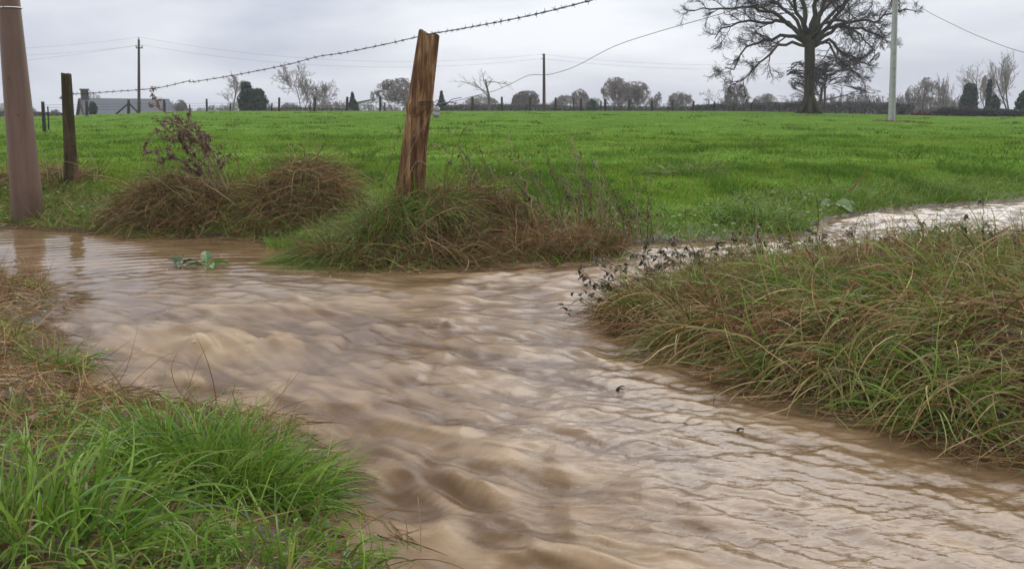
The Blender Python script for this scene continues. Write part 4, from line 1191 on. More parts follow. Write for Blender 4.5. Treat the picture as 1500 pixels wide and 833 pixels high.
limbs = [
 ([(1184, 66), (1158, 37), (1134, 20), (1101, 12), (1067, 13), (1034, 10), (1018, 16)], -3, .27),
 ([(1181, 64), (1161, 53), (1134, 54), (1111, 62), (1087, 77), (1077, 98), (1065, 98)], 2, .24),
 ([(1182, 68), (1151, 64), (1128, 77), (1106, 95), (1090, 114), (1080, 122)], -4, .18),
 ([(1180, 58), (1148, 33), (1118, 32), (1087, 30), (1057, 44), (1046, 58)], 4, .25),
 ([(1184, 60), (1178, 17), (1171, -17), (1158, -55), (1150, -85)], 1, .33),
 ([(1186, 60), (1192, 20), (1196, -20), (1200, -60), (1196, -100)], -2, .34),
 ([(1189, 60), (1205, 13), (1222, -25), (1240, -60)], 3, .32),
 ([(1192, 62), (1222, 27), (1246, -5), (1270, -32)], -3, .28),
 ([(1190, 66), (1228, 40), (1255, 44), (1279, 50), (1300, 62)], 3, .24),
 ([(1190, 68), (1208, 58), (1228, 74), (1249, 84), (1265, 91), (1288, 80)], -2, .22),
 ([(1212, 42), (1235, 37), (1262, 30), (1286, 30), (1302, 20), (1336, 13)], -1, .2),
 ([(1192, 70), (1210, 62), (1224, 84), (1232, 98), (1252, 104), (1268, 116)], -5, .15),
 ([(1180, 55), (1150, 12), (1118, -10), (1080, -18), (1050, -20)], 5, .22),
 ([(1182, 50), (1160, 0), (1140, -40), (1115, -60)], -5, .22),
 ([(1196, 45), (1236, 5), (1270, -8), (1305, -12), (1325, -8)], 4, .22),
 ([(1188, 58), (1205, 38), (1230, 30), (1262, 52), (1280, 72)], -9, .22),
 ([(1185, 56), (1170, 20), (1150, -10), (1130, -30)], 9, .22), ([(1187, 56), (1210, 10), (1235, -20), (1260, -40)], 9, .22),
]
KL = 14
LP = np.stack([spline(pl(p, dy), KL) for p, dy, r in limbs])
LP[:, 2:] += rg.normal(0, .10, LP[:, 2:].shape)
LR = np.stack([np.linspace(1, .0, KL) ** 1.0 * (r * .68 - .035) + .035 for p, dy, r in limbs])
LL = np.linalg.norm(np.diff(LP, axis=1), axis=2).sum(1)
mb = MB(); tubes(mb, LP, LR, 9); mb.build("limbs", M_OAKBARK, oak)
mb = MB()
P, R, L = LP, LR, LL
side = np.array([1.0])
for k, lv in enumerate([lvl(9, .7, .25, .15, -.005, .25, rr=.5, rmin=.028, tl=.6), lvl(7, .65, .5, .13, .02, .15, rr=.6, rmin=.020, tl=.3),
                        lvl(6, .6, .6, .14, .02, .1, rr=.6, rmin=.012, tl=.3), lvl(4, .55, .65, .14, .0, .1, rr=.7, rmin=.009)]):
    P, R, L = sprout(P, R, L, lv, rg, 6)
    tubes(mb, P, R, 5 if k == 0 else 3)
mb.build("crown", M_OAKTWIG, oak)
# the smaller tree behind the oak
T_(1200, 92, 78, 50, "round", "smaller bare tree standing directly behind the great oak's trunk", twigmat=M_OAKTWIG, twig=.02, thick=.03)

# ------------------------------------------------------------------ far fence along the crest
def crest_y(px): return 86.0
FP = "wooden posts of the far fence along the skyline"
M_FARPOST = _plain("dark_post", (0.045, 0.038, 0.03), .85, .2, nsc=6)
posts = [(127, 148, 4.4, 78), (241, 146, 3.6, 80), (278, 153, 2, 82), (303, 145, 3, 82), (337, 151, 2, 82), (398, 151, 2, 84), (409, 143, 3.4, 84), (461, 142, 4, 84), (508, 142, 4, 86), (557, 141, 3.6, 86),
         (564, 150, 2, 88), (692, 142, 4, 86), (735.5, 142, 3.2, 86), (776, 143, 3.6, 86), (813.5, 143, 3.4, 86), (840.5, 143, 2, 88), (851.5, 144, 3.2, 86), (880.5, 148, 2.2, 88), (887, 145.5, 3.6, 86), (922, 146, 3.4, 86), (955, 147, 3, 86), (985, 147, 3, 86),
         (1015.5, 148, 2.6, 86), (1046, 149, 3, 86), (1075, 151, 2.4, 86), (1101, 151, 2.4, 86), (1142, 153, 2.4, 86), (1224, 155, 2.4, 86), (1245, 156, 2.2, 86), (1267, 159, 2.4, 86), (1288, 159, 2.4, 86), (454, 150, 2, 88)]
for k, (px, top, wd, y) in enumerate(posts):
    f = at(px, 166, y); gz = float(H(f[0], y)); t = at(px + rng.uniform(-1, 1), top, y)
    f[2] = gz - .1
    r_ = wd * y / FPX / 2
    mb = MB()
    tt = np.linspace(0, 1, 6)
    tubes(mb, (f + (t - f) * tt[:, None])[None], (r_ * np.array([1.06, 1.03, 1.0, 1.0, .97, .9]))[None], 9)
    o = mb.build("fence_post", M_FARPOST)
    side_ = "thin grey intermediate stake" if wd < 2.3 else "dark round post"
    tag(o, "%s of the far fence, %s from the left along the skyline" % (side_, ""), "fence post", FP)
    o["_px"] = px
pp = sorted([o for o in COL.objects if "_px" in o.keys()], key=lambda o: o["_px"])
ORD = ["first", "second", "third", "fourth", "fifth", "sixth", "seventh", "eighth", "ninth", "tenth", "eleventh", "twelfth", "thirteenth", "fourteenth", "fifteenth", "sixteenth", "seventeenth",
       "eighteenth", "nineteenth", "twentieth"]
marks = [(0, "the slate roofed house"), (300, "the house"), (395, "the dark evergreen bush"), (530, "the tiny lone spruce"), (660, "the leaning orange post"), (797, "the middle utility pole"), (1186, "the great oak's trunk")]
cnt = {}
for o in pp:
    px = o["_px"]; m = [b for a, b in marks if a <= px][-1]
    if px < 200: lab = "dark stout skyline post in front of the slate roof, beside the clipped conifer"
    elif px < 250: lab = "dark skyline post at the right end of the slate roof"
    else:
        cnt[m] = cnt.get(m, -1) + 1
        thin = "thin grey stake" if "thin" in o["label"] else "dark round post"
        lab = "%s on the skyline, %s to the right of %s" % (thin, ORD[cnt[m]], m)
    o["label"] = lab
    del o["_px"]
# left end posts nearer, carrying the wire
def far_post(base, top, r0, label, name="fence_post", cat="fence post"):
    mb = MB(); tt = np.linspace(0, 1, 8)[:, None]
    tubes(mb, (base + (top - base) * tt)[None], (r0 * np.linspace(1.05, .92, 8))[None], 12)
    return tag(mb.build(name, M_FARPOST), label, cat)
b = at(63.5, 172, 32); b[2] = H(b[0], b[1]) - .1
far_post(b, at(62.5, 149, 32), .055, "dark post carrying the barbed wire between the thick pole and slim post")
b = at(70, 172, 34); b[2] = H(b[0], b[1]) - .1
far_post(b, at(70, 156, 34), .025, "thin stake standing right beside the wire carrying post")
b = at(46, 172, 32); b[2] = H(b[0], b[1]) - .1
far_post(b, at(47, 159, 32), .03, "short stake just visible at the edge of the thick brown pole")
# braced strainer post
sp = empty("strainer_post", (at(188.5, 170, 79)[0], 79, float(H(at(188.5, 170, 79)[0], 79))))
tag(sp, "strainer post with two slanting struts in front of the slate roof", "fence post")
sx = sp.location.x; sz = sp.location.z
def strut(name, a, b_, r):
    mb = MB(); tube1(mb, [a, b_], r, r * .9, 9, 5); mb.build(name, M_FARPOST, sp)
strut("post", np.array((sx, 79, sz - .1)), at(188.5, 146, 79), .115)
strut("strut", np.array((at(170, 170, 79)[0], 79, sz - .05)), at(187.5, 152, 79), .07)
strut("strut", np.array((at(205, 170, 79)[0], 79, sz - .05)), at(189.5, 152, 79), .07)
# far fence wires
mb = MB()
for row in (151, 155, 159):
    tube1(mb, [at(60, row + 3, 78), at(241, row + 1, 80), at(409, row, 84), at(692, row, 86), at(1000, row + 2, 86), at(1290, row + 9, 86)], .008, S=4, K=60)
tag(mb.build("fence_wire", M_RUST), "three faint strands of wire joining the far skyline posts", "fence wire")

# ------------------------------------------------------------------ house beyond the crest
HY = 118.0
def _slate(nt, out):
    p = princ(nt, rough=.6, spec=.35)
    bt = nt.nodes.new("ShaderNodeTexBrick"); bt.inputs["Scale"].default_value = 3.2
    bt.inputs["Color1"].default_value = (.06, .064, .072, 1); bt.inputs["Color2"].default_value = (.08, .086, .096, 1); bt.inputs["Mortar"].default_value = (.07, .075, .085, 1)
    nt.links.new(coords(nt), bt.inputs["Vector"]); n = noise(nt, .9, 5, .6, coords(nt))
    c = mixc(nt, .5, bt.outputs["Color"], ramp(nt, n.outputs["Fac"], [(.3, .7), (.7, 1.15)]), "MULTIPLY")
    nt.links.new(c, p.inputs["Base Color"]); nt.links.new(p.outputs[0], out.inputs[0])
M_SLATE = mat("slate", _slate)
M_STONE = _plain("stone_wall", (.30, .27, .22), .85, .2, nsc=3)
M_BRICK = _plain("brick", (.075, .06, .05), .85, .2, nsc=3)
HA = math.radians(29)                     # the house is turned so its left gable just shows
hu = np.array((math.cos(HA), math.sin(HA), 0)); hv = np.array((-math.sin(HA), math.cos(HA), 0))
hc = at(126, 168, HY); hc[2] = float(H(hc[0], HY)) - .6
kx = (243 - CXP) / FPX
HL = 1.6 + (kx * hc[1] - hc[0]) / (hu[0] - kx * hu[1])          # length so that the far end closes at column 243
HW = 8.0
er = at(150, 167.5, HY)[2] - hc[2]; rz = at(124, 145, HY + 3)[2] - hc[2]
hp = lambda u, v, z: hc + hu * u + hv * v + np.array((0, 0, z))
hs = tag(empty("house", hc), "long house with a grey slate roof and one chimney beyond the crest", "house")
mb = MB()
mb.add([hp(0, .3, 0), hp(HL, .3, 0), hp(HL, HW - .3, 0), hp(0, HW - .3, 0), hp(0, .3, er), hp(HL, .3, er), hp(HL, HW - .3, er), hp(0, HW - .3, er), hp(0, HW / 2, rz - .2), hp(HL, HW / 2, rz - .2)],
       [(0, 1, 5, 4), (1, 2, 6, 5), (2, 3, 7, 6), (3, 0, 4, 7)], [(4, 8, 7), (5, 6, 9)])
mb.build("wall", M_STONE, hs, smooth=False)
mb = MB()
th = .2
rows_ = [hp(-.15, -.1, er - .2), hp(HL + .2, -.1, er - .2), hp(HL + .2, HW / 2, rz - .1), hp(-.15, HW / 2, rz - .1), hp(-.15, HW + .1, er - .2), hp(HL + .2, HW + .1, er - .2)]
V = rows_ + [p + (0, 0, th) for p in rows_]
mb.add(V, [(6, 7, 8, 9), (9, 8, 11, 10), (0, 3, 2, 1), (3, 4, 5, 2), (0, 1, 7, 6), (4, 10, 11, 5), (0, 6, 9, 3), (3, 9, 10, 4), (1, 2, 8, 7), (2, 5, 11, 8)])
mb.build("roof", M_SLATE, hs, smooth=False)
for v0 in (-.1, HW + .1):
    mb = MB(); tube1(mb, [hp(-.22, v0, er - .15), hp(-.22, HW / 2, rz - .02)], .13, .13, 4, 3); mb.build("verge_board", M_FARPOST, hs)
cc = hp(.42, HW / 2, 0)
mb = MB(); box(mb, cc + (0, 0, rz + .2), (.8, .9, 1.7), HA); mb.build("chimney", M_BRICK, hs, smooth=False)
mb = MB(); box(mb, cc + (0, 0, rz + 1.12), (.98, 1.08, .16), HA); mb.build("chimney_cap", M_BRICK, hs, smooth=False)

# ------------------------------------------------------------------ poles and overhead lines
M_POLEWOOD = _plain("pole_wood", (.075, .055, .042), .8, .2, nsc=4)
M_CONC = _plain("concrete", (.40, .39, .365), .9, .1, nsc=5, var=.14)
M_PORC = _plain("porcelain", (.6, .6, .58), .3, .5)
def wood_pole(px, y, top, r, label, arm=False):
    f = at(px, 166, y); f[2] = float(H(f[0], y)) - .2; t = at(px - .2, top, y)
    root = tag(empty("utility_pole", f), label, "utility pole")
    mb = MB(); tt = np.linspace(0, 1, 10)[:, None]
    tubes(mb, (f + (t - f) * tt)[None], (r * np.linspace(1.1, .72, 10))[None], 12); mb.build("shaft", M_POLEWOOD, root)
    pts = []
    if arm:
        mb = MB(); box(mb, t + (0, 0, -.75), (.62, .10, .09)); mb.build("crossarm", M_POLEWOOD, root)
        for dx, dz in ((-.65, -.6), (.65, -.6), (0, .12), (-.65, -.6)):
            pass
        for dx, dz in ((-.27, -.55), (0.0, .15), (.27, -.55)):
            mb = MB(); c_ = t + (dx, 0, dz)
            tubes(mb, np.stack([c_ - (0, 0, .14), c_ - (0, 0, .06), c_, c_ + (0, 0, .07)])[None], np.array([[.03, .08, .09, .04]]), 10); mb.build("insulator", M_PORC, root); pts.append(c_ + (0, 0, .05))
    else:
        for dz in (-.05, -.45):
            mb = MB(); c_ = t + (-.16, 0, dz); tubes(mb, np.stack([c_ - (0, 0, .08), c_, c_ + (0, 0, .07)])[None], np.array([[.035, .07, .03]]), 8); mb.build("insulator", M_PORC, root); pts.append(c_)
    return t, pts
tA, pA = wood_pole(203.5, 92, 58, .135, "tall wooden pole with crossarm rising in front of the slate roof", True)
tB, pB = wood_pole(797, 96, 79, .15, "plain wooden pole on the skyline at the middle of the meadow")
tC, pC = wood_pole(1208.5, 100, 90, .12, "wooden pole seen behind the great oak's right side")
# white concrete pole (two flanges and a recessed web)
WYp = 48.0
f = at(1306, 180.5, WYp); gz = float(H(f[0], WYp)); f[2] = gz - .15
t = at(1316, -150, WYp)
root = tag(empty("utility_pole", f), "pale concrete pole standing in the meadow right of the oak", "utility pole")
mb = MB()
n_ = 14
for k in range(n_):
    pass
def taper_prism(mb, f, t, pts0, s0, s1, n=12):
    tt = np.linspace(0, 1, n); pts0 = np.array(pts0)
    V = np.concatenate([[(f + (t - f) * u) + np.array((p[0], p[1], 0)) * (s0 + (s1 - s0) * u) for p in pts0] for u in tt])
    m_ = len(pts0); i = np.arange(n * m_).reshape(n, m_)
    F = np.stack([i[:-1], np.roll(i[:-1], -1, 1), np.roll(i[1:], -1, 1), i[1:]], -1).reshape(-1, 4)
    mb.add(V, F)
    c1 = len(V)
prof_ = [(-.17, -.12), (-.09, -.12), (-.075, -.05), (.075, -.05), (.09, -.12), (.17, -.12), (.17, .12), (.09, .12), (.075, .05), (-.075, .05), (-.09, .12), (-.17, .12)]
taper_prism(mb, f, t, prof_, .82, .44)
mb.build("shaft", M_CONC, root, smooth=False)
for k in range(9):                       # rungs left between the webs near the foot
    q = f + (t - f) * (.05 + k * .035)
    mb = MB(); box(mb, q + (0, -.06, 0), (.12, .05, .06)); mb.build("web_bar", M_CONC, root, smooth=False)
mb = MB()
u = rng.uniform(0, 2 * pi, 500); r_ = np.sqrt(rng.random(500)) * .9
P = np.stack([f[0] + r_ * np.cos(u), f[1] + r_ * np.sin(u) * .7, H(f[0] + r_ * np.cos(u), f[1] + r_ * np.sin(u)) + .0], 1)
strands(mb, P, hdir(500, .3, 1.5), rng.uniform(.06, .16, 500), np.full(500, .03), pick(500, [STRAW * .6], [1]), K=2, ground=False)
tag(mb.build("worn_turf", M_STRAW), "ring of brown worn turf around the foot of the concrete pole", "turf", kind="stuff")
M_CABLE = _plain("cable", (.06, .06, .065), .6, .3)
def line(name, pts, r, label, K=60, grp="overhead lines"):
    mb = MB(); P = spline(pts, K); tubes(mb, P[None], np.full((1, K), r), 4)
    return tag(mb.build(name, M_CABLE), label, "cable", grp)
def sag(a, b, s, n=9):
    u = np.linspace(0, 1, n)[:, None]
    return a + (b - a) * u - np.array((0, 0, 1)) * s * 4 * u * (1 - u)
ctop = at(1311, -30, WYp)
line("telephone_cable", [ctop, at(1180, -12, 56), at(1100, 8, 66), at(1030, 28, 76), at(960, 48, 84), at(900, 68, 89), at(850, 94, 93), at(825, 104, 95), at(800, 110, 96), at(776, 110, 95), at(750, 122, 92), at(725, 133, 88), at(690, 142, 82), at(668, 148, 78), at(640, 152, 70)], .026,
     "thick telephone cable sweeping from the concrete pole down past the middle pole", K=90)
line("overhead_line", [ctop, at(1345, 8, 47), at(1400, 38, 45), at(1450, 60, 43), at(1500, 77, 41), at(1600, 100, 38)], .011, "single cable leaving the concrete pole towards the right edge")
farL = at(-300, 105, 60)
for q, (i_, dn) in enumerate([(0, "lowest left"), (1, "highest"), (2, "right hand")]):
    line("overhead_line", sag(pA[i_], farL + (0, 0, (.9, 1.2, .9)[q] if q else 0), .5), .006, "thin power line running left from the crossarm pole, %s of three" % dn)
line("overhead_line", sag(pA[1], pB[0], 1.3), .006, "thin upper power line between the crossarm pole and the middle pole")
line("overhead_line", sag(pA[2], pB[1], 1.3), .006, "thin lower power line between the crossarm pole and the middle pole")
line("overhead_line", sag(pB[0], pC[0] , .6), .006, "thin upper power line from the middle pole towards the oak")
line("overhead_line", sag(pB[1], pC[1], .6), .006, "thin lower power line from the middle pole towards the oak")

# ------------------------------------------------------------------ weeds, brambles, leaves, drift
def leaves(mb, P, D, S, C, aspect=.45, fold=.25, curl=.15, up=None):
    """pointed leaves: 6 points each, folded along the rib"""
    n = len(P); D = nrm(D)
    upv = rng.normal(0, .45, (n, 3)) + (0, 0, 1) if up is None else up
    X = nrm(np.cross(D, upv)); Z = np.cross(X, D)
    S = np.broadcast_to(S, (n,))[:, None]
    rows = [(0, 0), (.28, 1.0), (.62, .8), (1.0, 0)]
    V = []
    for t, w_ in rows:
        c = P + D * S * t - Z * S * curl * t * t
        if w_ == 0: V.append(c[:, None])
        else:
            V.append(np.stack([c + X * S * aspect * w_ * .5 + Z * S * fold * aspect * w_, c, c - X * S * aspect * w_ * .5 + Z * S * fold * aspect * w_], 1))
    V = np.concatenate(V, 1)             # 1+3+3+1 = 8
    i = np.arange(n)[:, None] * 8
    F4 = np.concatenate([i + np.array([[1, 2, 5, 4]]), i + np.array([[2, 3, 6, 5]])])
    F3 = np.concatenate([i + np.array([[0, 2, 1]]), i + np.array([[0, 3, 2]]), i + np.array([[4, 5, 7]]), i + np.array([[5, 6, 7]])])
    mb.add(V.reshape(-1, 3), F4, F3, np.repeat(C, 8, 0))
STEMC = np.array([[.24, .13, .075], [.32, .21, .12], [.16, .09, .055], [.40, .30, .18]])
LEAFD = np.array([[.045, .07, .025], [.07, .10, .03], [.06, .035, .03], [.035, .05, .022], [.10, .055, .03]])
def weed(name, label, cat, stems, r=.0022, twig=5, tl=.12, nleaf=0, lsize=.03, lcol=LEAFD, scol=None, seeds=0, group=None, wob=.012, tspread=.7, lmat=None):
    """stems: lists of (px, py, depth) pixels of the photo turned into real points; twigs, leaves and seed husks grow off them"""
    base = at(*stems[0][0])
    root = tag(empty(name, base), label, cat, group)
    ml = MB()
    for st in stems:
        ms = MB()
        K = 14
        P = spline([at(*q) for q in st], K); L = np.linalg.norm(np.diff(P, axis=0), axis=1).sum()
        P[1:] += rng.normal(0, wob * L, (K - 1, 3)) * np.linspace(.3, 1, K - 1)[:, None]
        P = spline(P[::2].tolist() + [P[-1]], K + 6) if K % 2 else spline(P, K + 6)
        K = len(P)
        R = np.linspace(r * 1.2, r * .5, K)
        c = (STEMC if scol is None else scol)[rng.integers(0, len(STEMC if scol is None else scol))]
        tubes(ms, P[None], R[None], 5, c[None])
        pts = [P]
        if twig:
            Q, Rq, Lq = sprout(P[None], R[None], np.array([L]), lvl(twig, tspread, tl, .14, .05, .25, rr=.6, rmin=r * .32, tl=.4), rng, 6)
            tubes(ms, Q, Rq, 4, np.repeat(c[None], len(Q), 0)); pts += list(Q)
            Q2, Rq2, _ = sprout(Q, Rq, Lq, lvl(2, .7, .5, .2, .02, .3, rr=.7, rmin=r * .28), rng, 5)
            tubes(ms, Q2, Rq2, 3, np.repeat(c[None], len(Q2), 0)); pts += list(Q2)
        allp = np.concatenate([p[len(p) // 3:] for p in pts])
        for cnt_, ls, lc, asp in ((nleaf, lsize, lcol, .55), (seeds, lsize * .5, np.array([[.19, .12, .08], [.27, .18, .12], [.12, .075, .05]]), .5)):
            if cnt_:
                k = rng.integers(0, len(allp), cnt_)
                leaves(ml, allp[k] + rng.normal(0, .004, (cnt_, 3)), hdir(cnt_, -1.2, .5), ls * rng.uniform(.5, 1.3, cnt_), lc[rng.integers(0, len(lc), cnt_)] * rng.uniform(.7, 1.3, (cnt_, 1)), asp, curl=.3)
        ms.build("stem", M_TWIG, root)
    if ml.n: ml.build("foliage", M_LEAF, root)
    return root
# leaning dead dock at the left mound
BR = np.array([[.28, .18, .11], [.20, .12, .075], [.36, .26, .16]])
weed("dead_dock_plant", "dead brown dock leaning left with clumps of seed husks over the left mound", "dead plant",
     [[(330, 275, 8.2), (290, 210, 8.1), (250, 172, 8.0), (222, 152, 8.0)], [(325, 280, 8.3), (275, 215, 8.2), (240, 190, 8.2), (215, 208, 8.2)], [(318, 285, 8.1), (300, 225, 8.1), (270, 195, 8.1), (236, 222, 8.1)],
      [(322, 285, 8.2), (296, 250, 8.2), (262, 205, 8.2)], [(335, 285, 8.1), (312, 232, 8.0), (282, 195, 7.9), (262, 185, 7.9)], [(312, 290, 8.2), (285, 250, 8.1), (255, 232, 8.1), (232, 232, 8.1)],
      [(338, 280, 8.2), (322, 240, 8.2), (296, 200, 8.1), (276, 178, 8.1)]], r=.0056, twig=11, tl=.18, seeds=620, lsize=.044, scol=BR, wob=.015)
weed("dead_weed", "two dark dead stalks standing up in the middle of the left mound", "dead plant",
     [[(352, 290, 8.3), (348, 250, 8.3), (338, 203, 8.3)], [(358, 290, 8.3), (352, 255, 8.3), (342, 215, 8.3)]], r=.0034, twig=4, tl=.1, seeds=8, lsize=.03, scol=BR)
weed("dead_weed", "pale bent grass stalk arching over between the left mound stalks and the haystack mound", "dead plant",
     [[(355, 270, 8.3), (375, 232, 8.3), (392, 232, 8.3), (402, 262, 8.3)], [(440, 265, 8.3), (430, 225, 8.3), (420, 205, 8.3)]], r=.0028, twig=2, tl=.1, seeds=4, lsize=.03, scol=np.array([[.42, .34, .2]]))
weed("dead_weed", "crossed pale stalks fallen along the left end of the left mound", "dead plant",
     [[(250, 320, 7.9), (225, 260, 7.9), (215, 225, 8.0)], [(290, 300, 7.9), (250, 250, 7.9), (222, 222, 8.0)], [(190, 250, 8.2), (225, 258, 8.0), (280, 300, 7.9)], [(345, 300, 7.8), (290, 262, 7.9), (225, 240, 8.0)]], r=.0030, twig=3, tl=.1, scol=np.array([[.36, .27, .15], [.22, .14, .08]]))
SG = "dry weed stems on the low bank right of the leaning post"
stem_x = [(692, 300, 672, 215), (735, 320, 700, 215), (765, 335, 722, 222), (790, 345, 745, 205), (806, 350, 765, 230), (828, 352, 800, 222), (842, 352, 820, 240), (858, 352, 832, 190), (872, 350, 848, 230), (884, 352, 868, 262),
          (905, 352, 872, 240), (918, 350, 896, 275), (932, 348, 926, 265), (948, 350, 942, 258)]
wl = ["short dry stem nearest the leaning post on its right side", "first tall dry stem right of the leaning post, leaning left", "long thin dry stem leaning left over the straw heap",
      "dry forked stem rising from the heap's right shoulder", "short leafy dry stem at the heap's right end", "thin dry stem over the last of the straw heap", "low reddish stem beside the tallest dry weed",
      "tallest straight dry weed on the low bank before the channel", "dry weed just right of the tallest one", "bushy low dry weed midway along the low bank", "leaning dry weed with small side twigs above the channel mouth",
      "short brown weed above the channel mouth", "second last upright weed before the channel bend", "last upright dry weed at the right end of the low bank"]
for k, (bx, by, tx, ty) in enumerate(stem_x):
    dd = 7.0 if bx < 800 else 7.4
    st = [[(bx, by, dd), ((bx + tx) / 2 + 4, (by + ty) / 2, dd), (tx, ty, dd)], [(bx + 9, by + 2, dd + .1), (bx + 4, (by + ty) / 2 + 12, dd + .1), ((bx + tx) / 2 - 3, ty + 28, dd + .1)], [(bx - 6, by + 4, dd + .05), (bx - 12, (by + ty) / 2 + 25, dd + .1), (bx - 26, ty + 55, dd + .1)]]
    if k > 4: st.append([(bx + 14, by + 2, dd), (bx + 18, (by + ty) / 2 + 20, dd), (bx + 10 + 12 * math.sin(k), ty + 45, dd)])
    weed("dry_weed", wl[k], "dry weed", st, r=.0042, twig=8, tl=.17, nleaf=16, lsize=.026, group=SG, wob=.02)
weed("bramble_stem", "thorny bramble shoot climbing beside the right of the leaning post", "bramble",
     [[(648, 300, 6.5), (655, 250, 6.5), (672, 205, 6.5), (690, 175, 6.5)], [(652, 225, 6.5), (640, 212, 6.55), (628, 216, 6.6)], [(670, 212, 6.5), (690, 240, 6.5), (700, 262, 6.5)]], r=.0032, twig=4, tl=.12, nleaf=12, lsize=.03)
weed("bramble_stem", "thin bramble shoot left of the leaning post over the green field", "bramble",
     [[(560, 265, 6.7), (572, 232, 6.7), (578, 215, 6.7), (592, 180, 6.7)], [(470, 268, 6.8), (520, 255, 6.8), (560, 270, 6.7)]], r=.0026, twig=3, tl=.12, nleaf=8, lsize=.025)
weed("bramble_stem", "dead bramble runner wound up the face of the leaning post", "bramble",
     [[(590, 258, 6.62), (604, 215, 6.6), (622, 182, 6.58), (634, 158, 6.6)], [(596, 262, 6.6), (614, 235, 6.6), (640, 258, 6.55)]], r=.0022, twig=2, tl=.1, nleaf=8, lsize=.028, scol=np.array([[.36, .24, .15]]))
weed("dead_weed", "slender straw stalks standing between thick pole and slim post", "dead plant",
     [[(88, 262, 9.6), (84, 230, 9.6), (74, 200, 9.6)], [(92, 262, 9.6), (90, 235, 9.6), (92, 215, 9.6)], [(70, 265, 9.6), (66, 235, 9.6), (60, 212, 9.6)]], r=.003, twig=1, tl=.1, scol=np.array([[.42, .33, .19]]))
weed("dead_weed", "faint grass stems left of the pale haystack top against the meadow", "dead plant",
     [[(140, 268, 9.5), (142, 245, 9.5), (128, 222, 9.5)], [(138, 268, 9.5), (138, 248, 9.5), (140, 240, 9.5)]], r=.003, twig=2, tl=.1, seeds=8, lsize=.03)
# nettles and brambles along the ridge of the right bank
BG = "dark leaved weeds along the back of the right bank"
bl = [(905, 445, 850, 4.75, 395), (935, 425, 885, 4.9, 372), (960, 415, 940, 5.0, 352), (1000, 405, 985, 5.1, 350), (1040, 400, 1052, 5.2, 352), (1090, 395, 1078, 5.2, 345), (1130, 392, 1105, 5.2, 330), (1180, 390, 1190, 5.2, 330),
      (1225, 385, 1205, 5.2, 345), (1265, 380, 1240, 5.2, 335), (1300, 385, 1290, 5.1, 350), (1335, 380, 1345, 5.0, 330), (1375, 380, 1372, 5.0, 335), (1415, 372, 1408, 5.0, 318), (1460, 378, 1450, 4.9, 340), (1490, 375, 1492, 4.8, 335)]
bn = ["leafy weed dipping into the water at the tip of the right bank", "reddish bramble at the tip of the right bank, second from its end", "dark leaved weed third from the tip of the right bank",
      "droopy dark weed fourth along from the right bank's tip", "thin weed over the narrow channel, fifth from the bank's tip", "nettle in the middle of the ridge, left of the tall thin red stem", "weed beside the tall slanting red stem",
      "nettle with hanging dark leaves before the meadow's dock leaves", "low nettle in front of the wide right channel", "nettle right of the low one in front of the channel", "small weed before the broad green dock leaves",
      "nettle behind the broad green dock leaves", "weed standing between the two broad dock leaves and the channel", "tall thin nettle cutting across the far channel", "low weed second from the right edge of the bank",
      "leafy weed at the very right edge of the bank"]
for k, (bx, by, tx, dd, ty) in enumerate(bl):
    sx_ = 1 if k % 2 else -1
    st = [[(bx, by, dd), ((bx + tx) / 2, (by + ty) / 2, dd), (tx, ty, dd)], [(bx + 8, by, dd - .1), (bx + 16 * sx_, (by + ty) / 2 + 4, dd - .1), (bx + 30 * sx_, ty + 14, dd - .1)], [(bx - 6, by + 3, dd + .1), (bx - 12 * sx_, (by + ty) / 2 + 8, dd + .15), (bx - 32 * sx_, ty + 18, dd + .2)]]
    weed("nettle", bn[k], "weed", st, r=.0028, twig=5, tl=.2, nleaf=34, lsize=.027, group=BG, wob=.02)
weed("bramble_stem", "long reddish bramble arching out over the water from the right bank's tip", "bramble",
     [[(960, 440, 4.7), (905, 418, 4.65), (865, 408, 4.6), (845, 392, 4.6)], [(930, 450, 4.6), (880, 440, 4.5), (860, 428, 4.5), (846, 432, 4.5)], [(925, 455, 4.6), (872, 452, 4.5), (845, 440, 4.5), (826, 456, 4.45)], [(935, 425, 4.7), (895, 405, 4.7), (872, 385, 4.7)]],
     r=.0026, twig=5, tl=.15, nleaf=22, lsize=.028, scol=np.array([[.17, .06, .04], [.22, .11, .07]]))
weed("bramble_stem", "long straight red stem slanting across the middle of the right bank's ridge", "bramble",
     [[(1130, 400, 4.9), (1105, 365, 4.9), (1083, 342, 4.9)], [(1215, 392, 4.8), (1170, 372, 4.9), (1140, 352, 5.0)], [(1240, 400, 4.8), (1210, 380, 4.8), (1180, 352, 4.9)]], r=.0028, twig=3, tl=.15, nleaf=8, lsize=.03, scol=np.array([[.20, .09, .06]]))
weed("bramble_stem", "bare reddish twig standing before the channel at the far right", "bramble",
     [[(1360, 378, 4.9), (1340, 345, 4.9), (1322, 318, 4.9)], [(1350, 375, 4.9), (1352, 340, 4.9), (1338, 312, 5.0)], [(1438, 372, 4.9), (1440, 330, 4.9), (1440, 285, 4.9)]], r=.0024, twig=4, tl=.15, nleaf=8, lsize=.026, scol=np.array([[.20, .09, .06]]))
weed("dry_weed", "slanting orange brown stalk in the meadow before the dock leaves", "dry weed",
     [[(1243, 282, 10.2), (1255, 268, 10.2), (1278, 243, 10.2)], [(1243, 282, 10.2), (1262, 264, 10.2), (1270, 258, 10.2)]], r=.005, twig=3, tl=.12, scol=np.array([[.25, .13, .06]]))

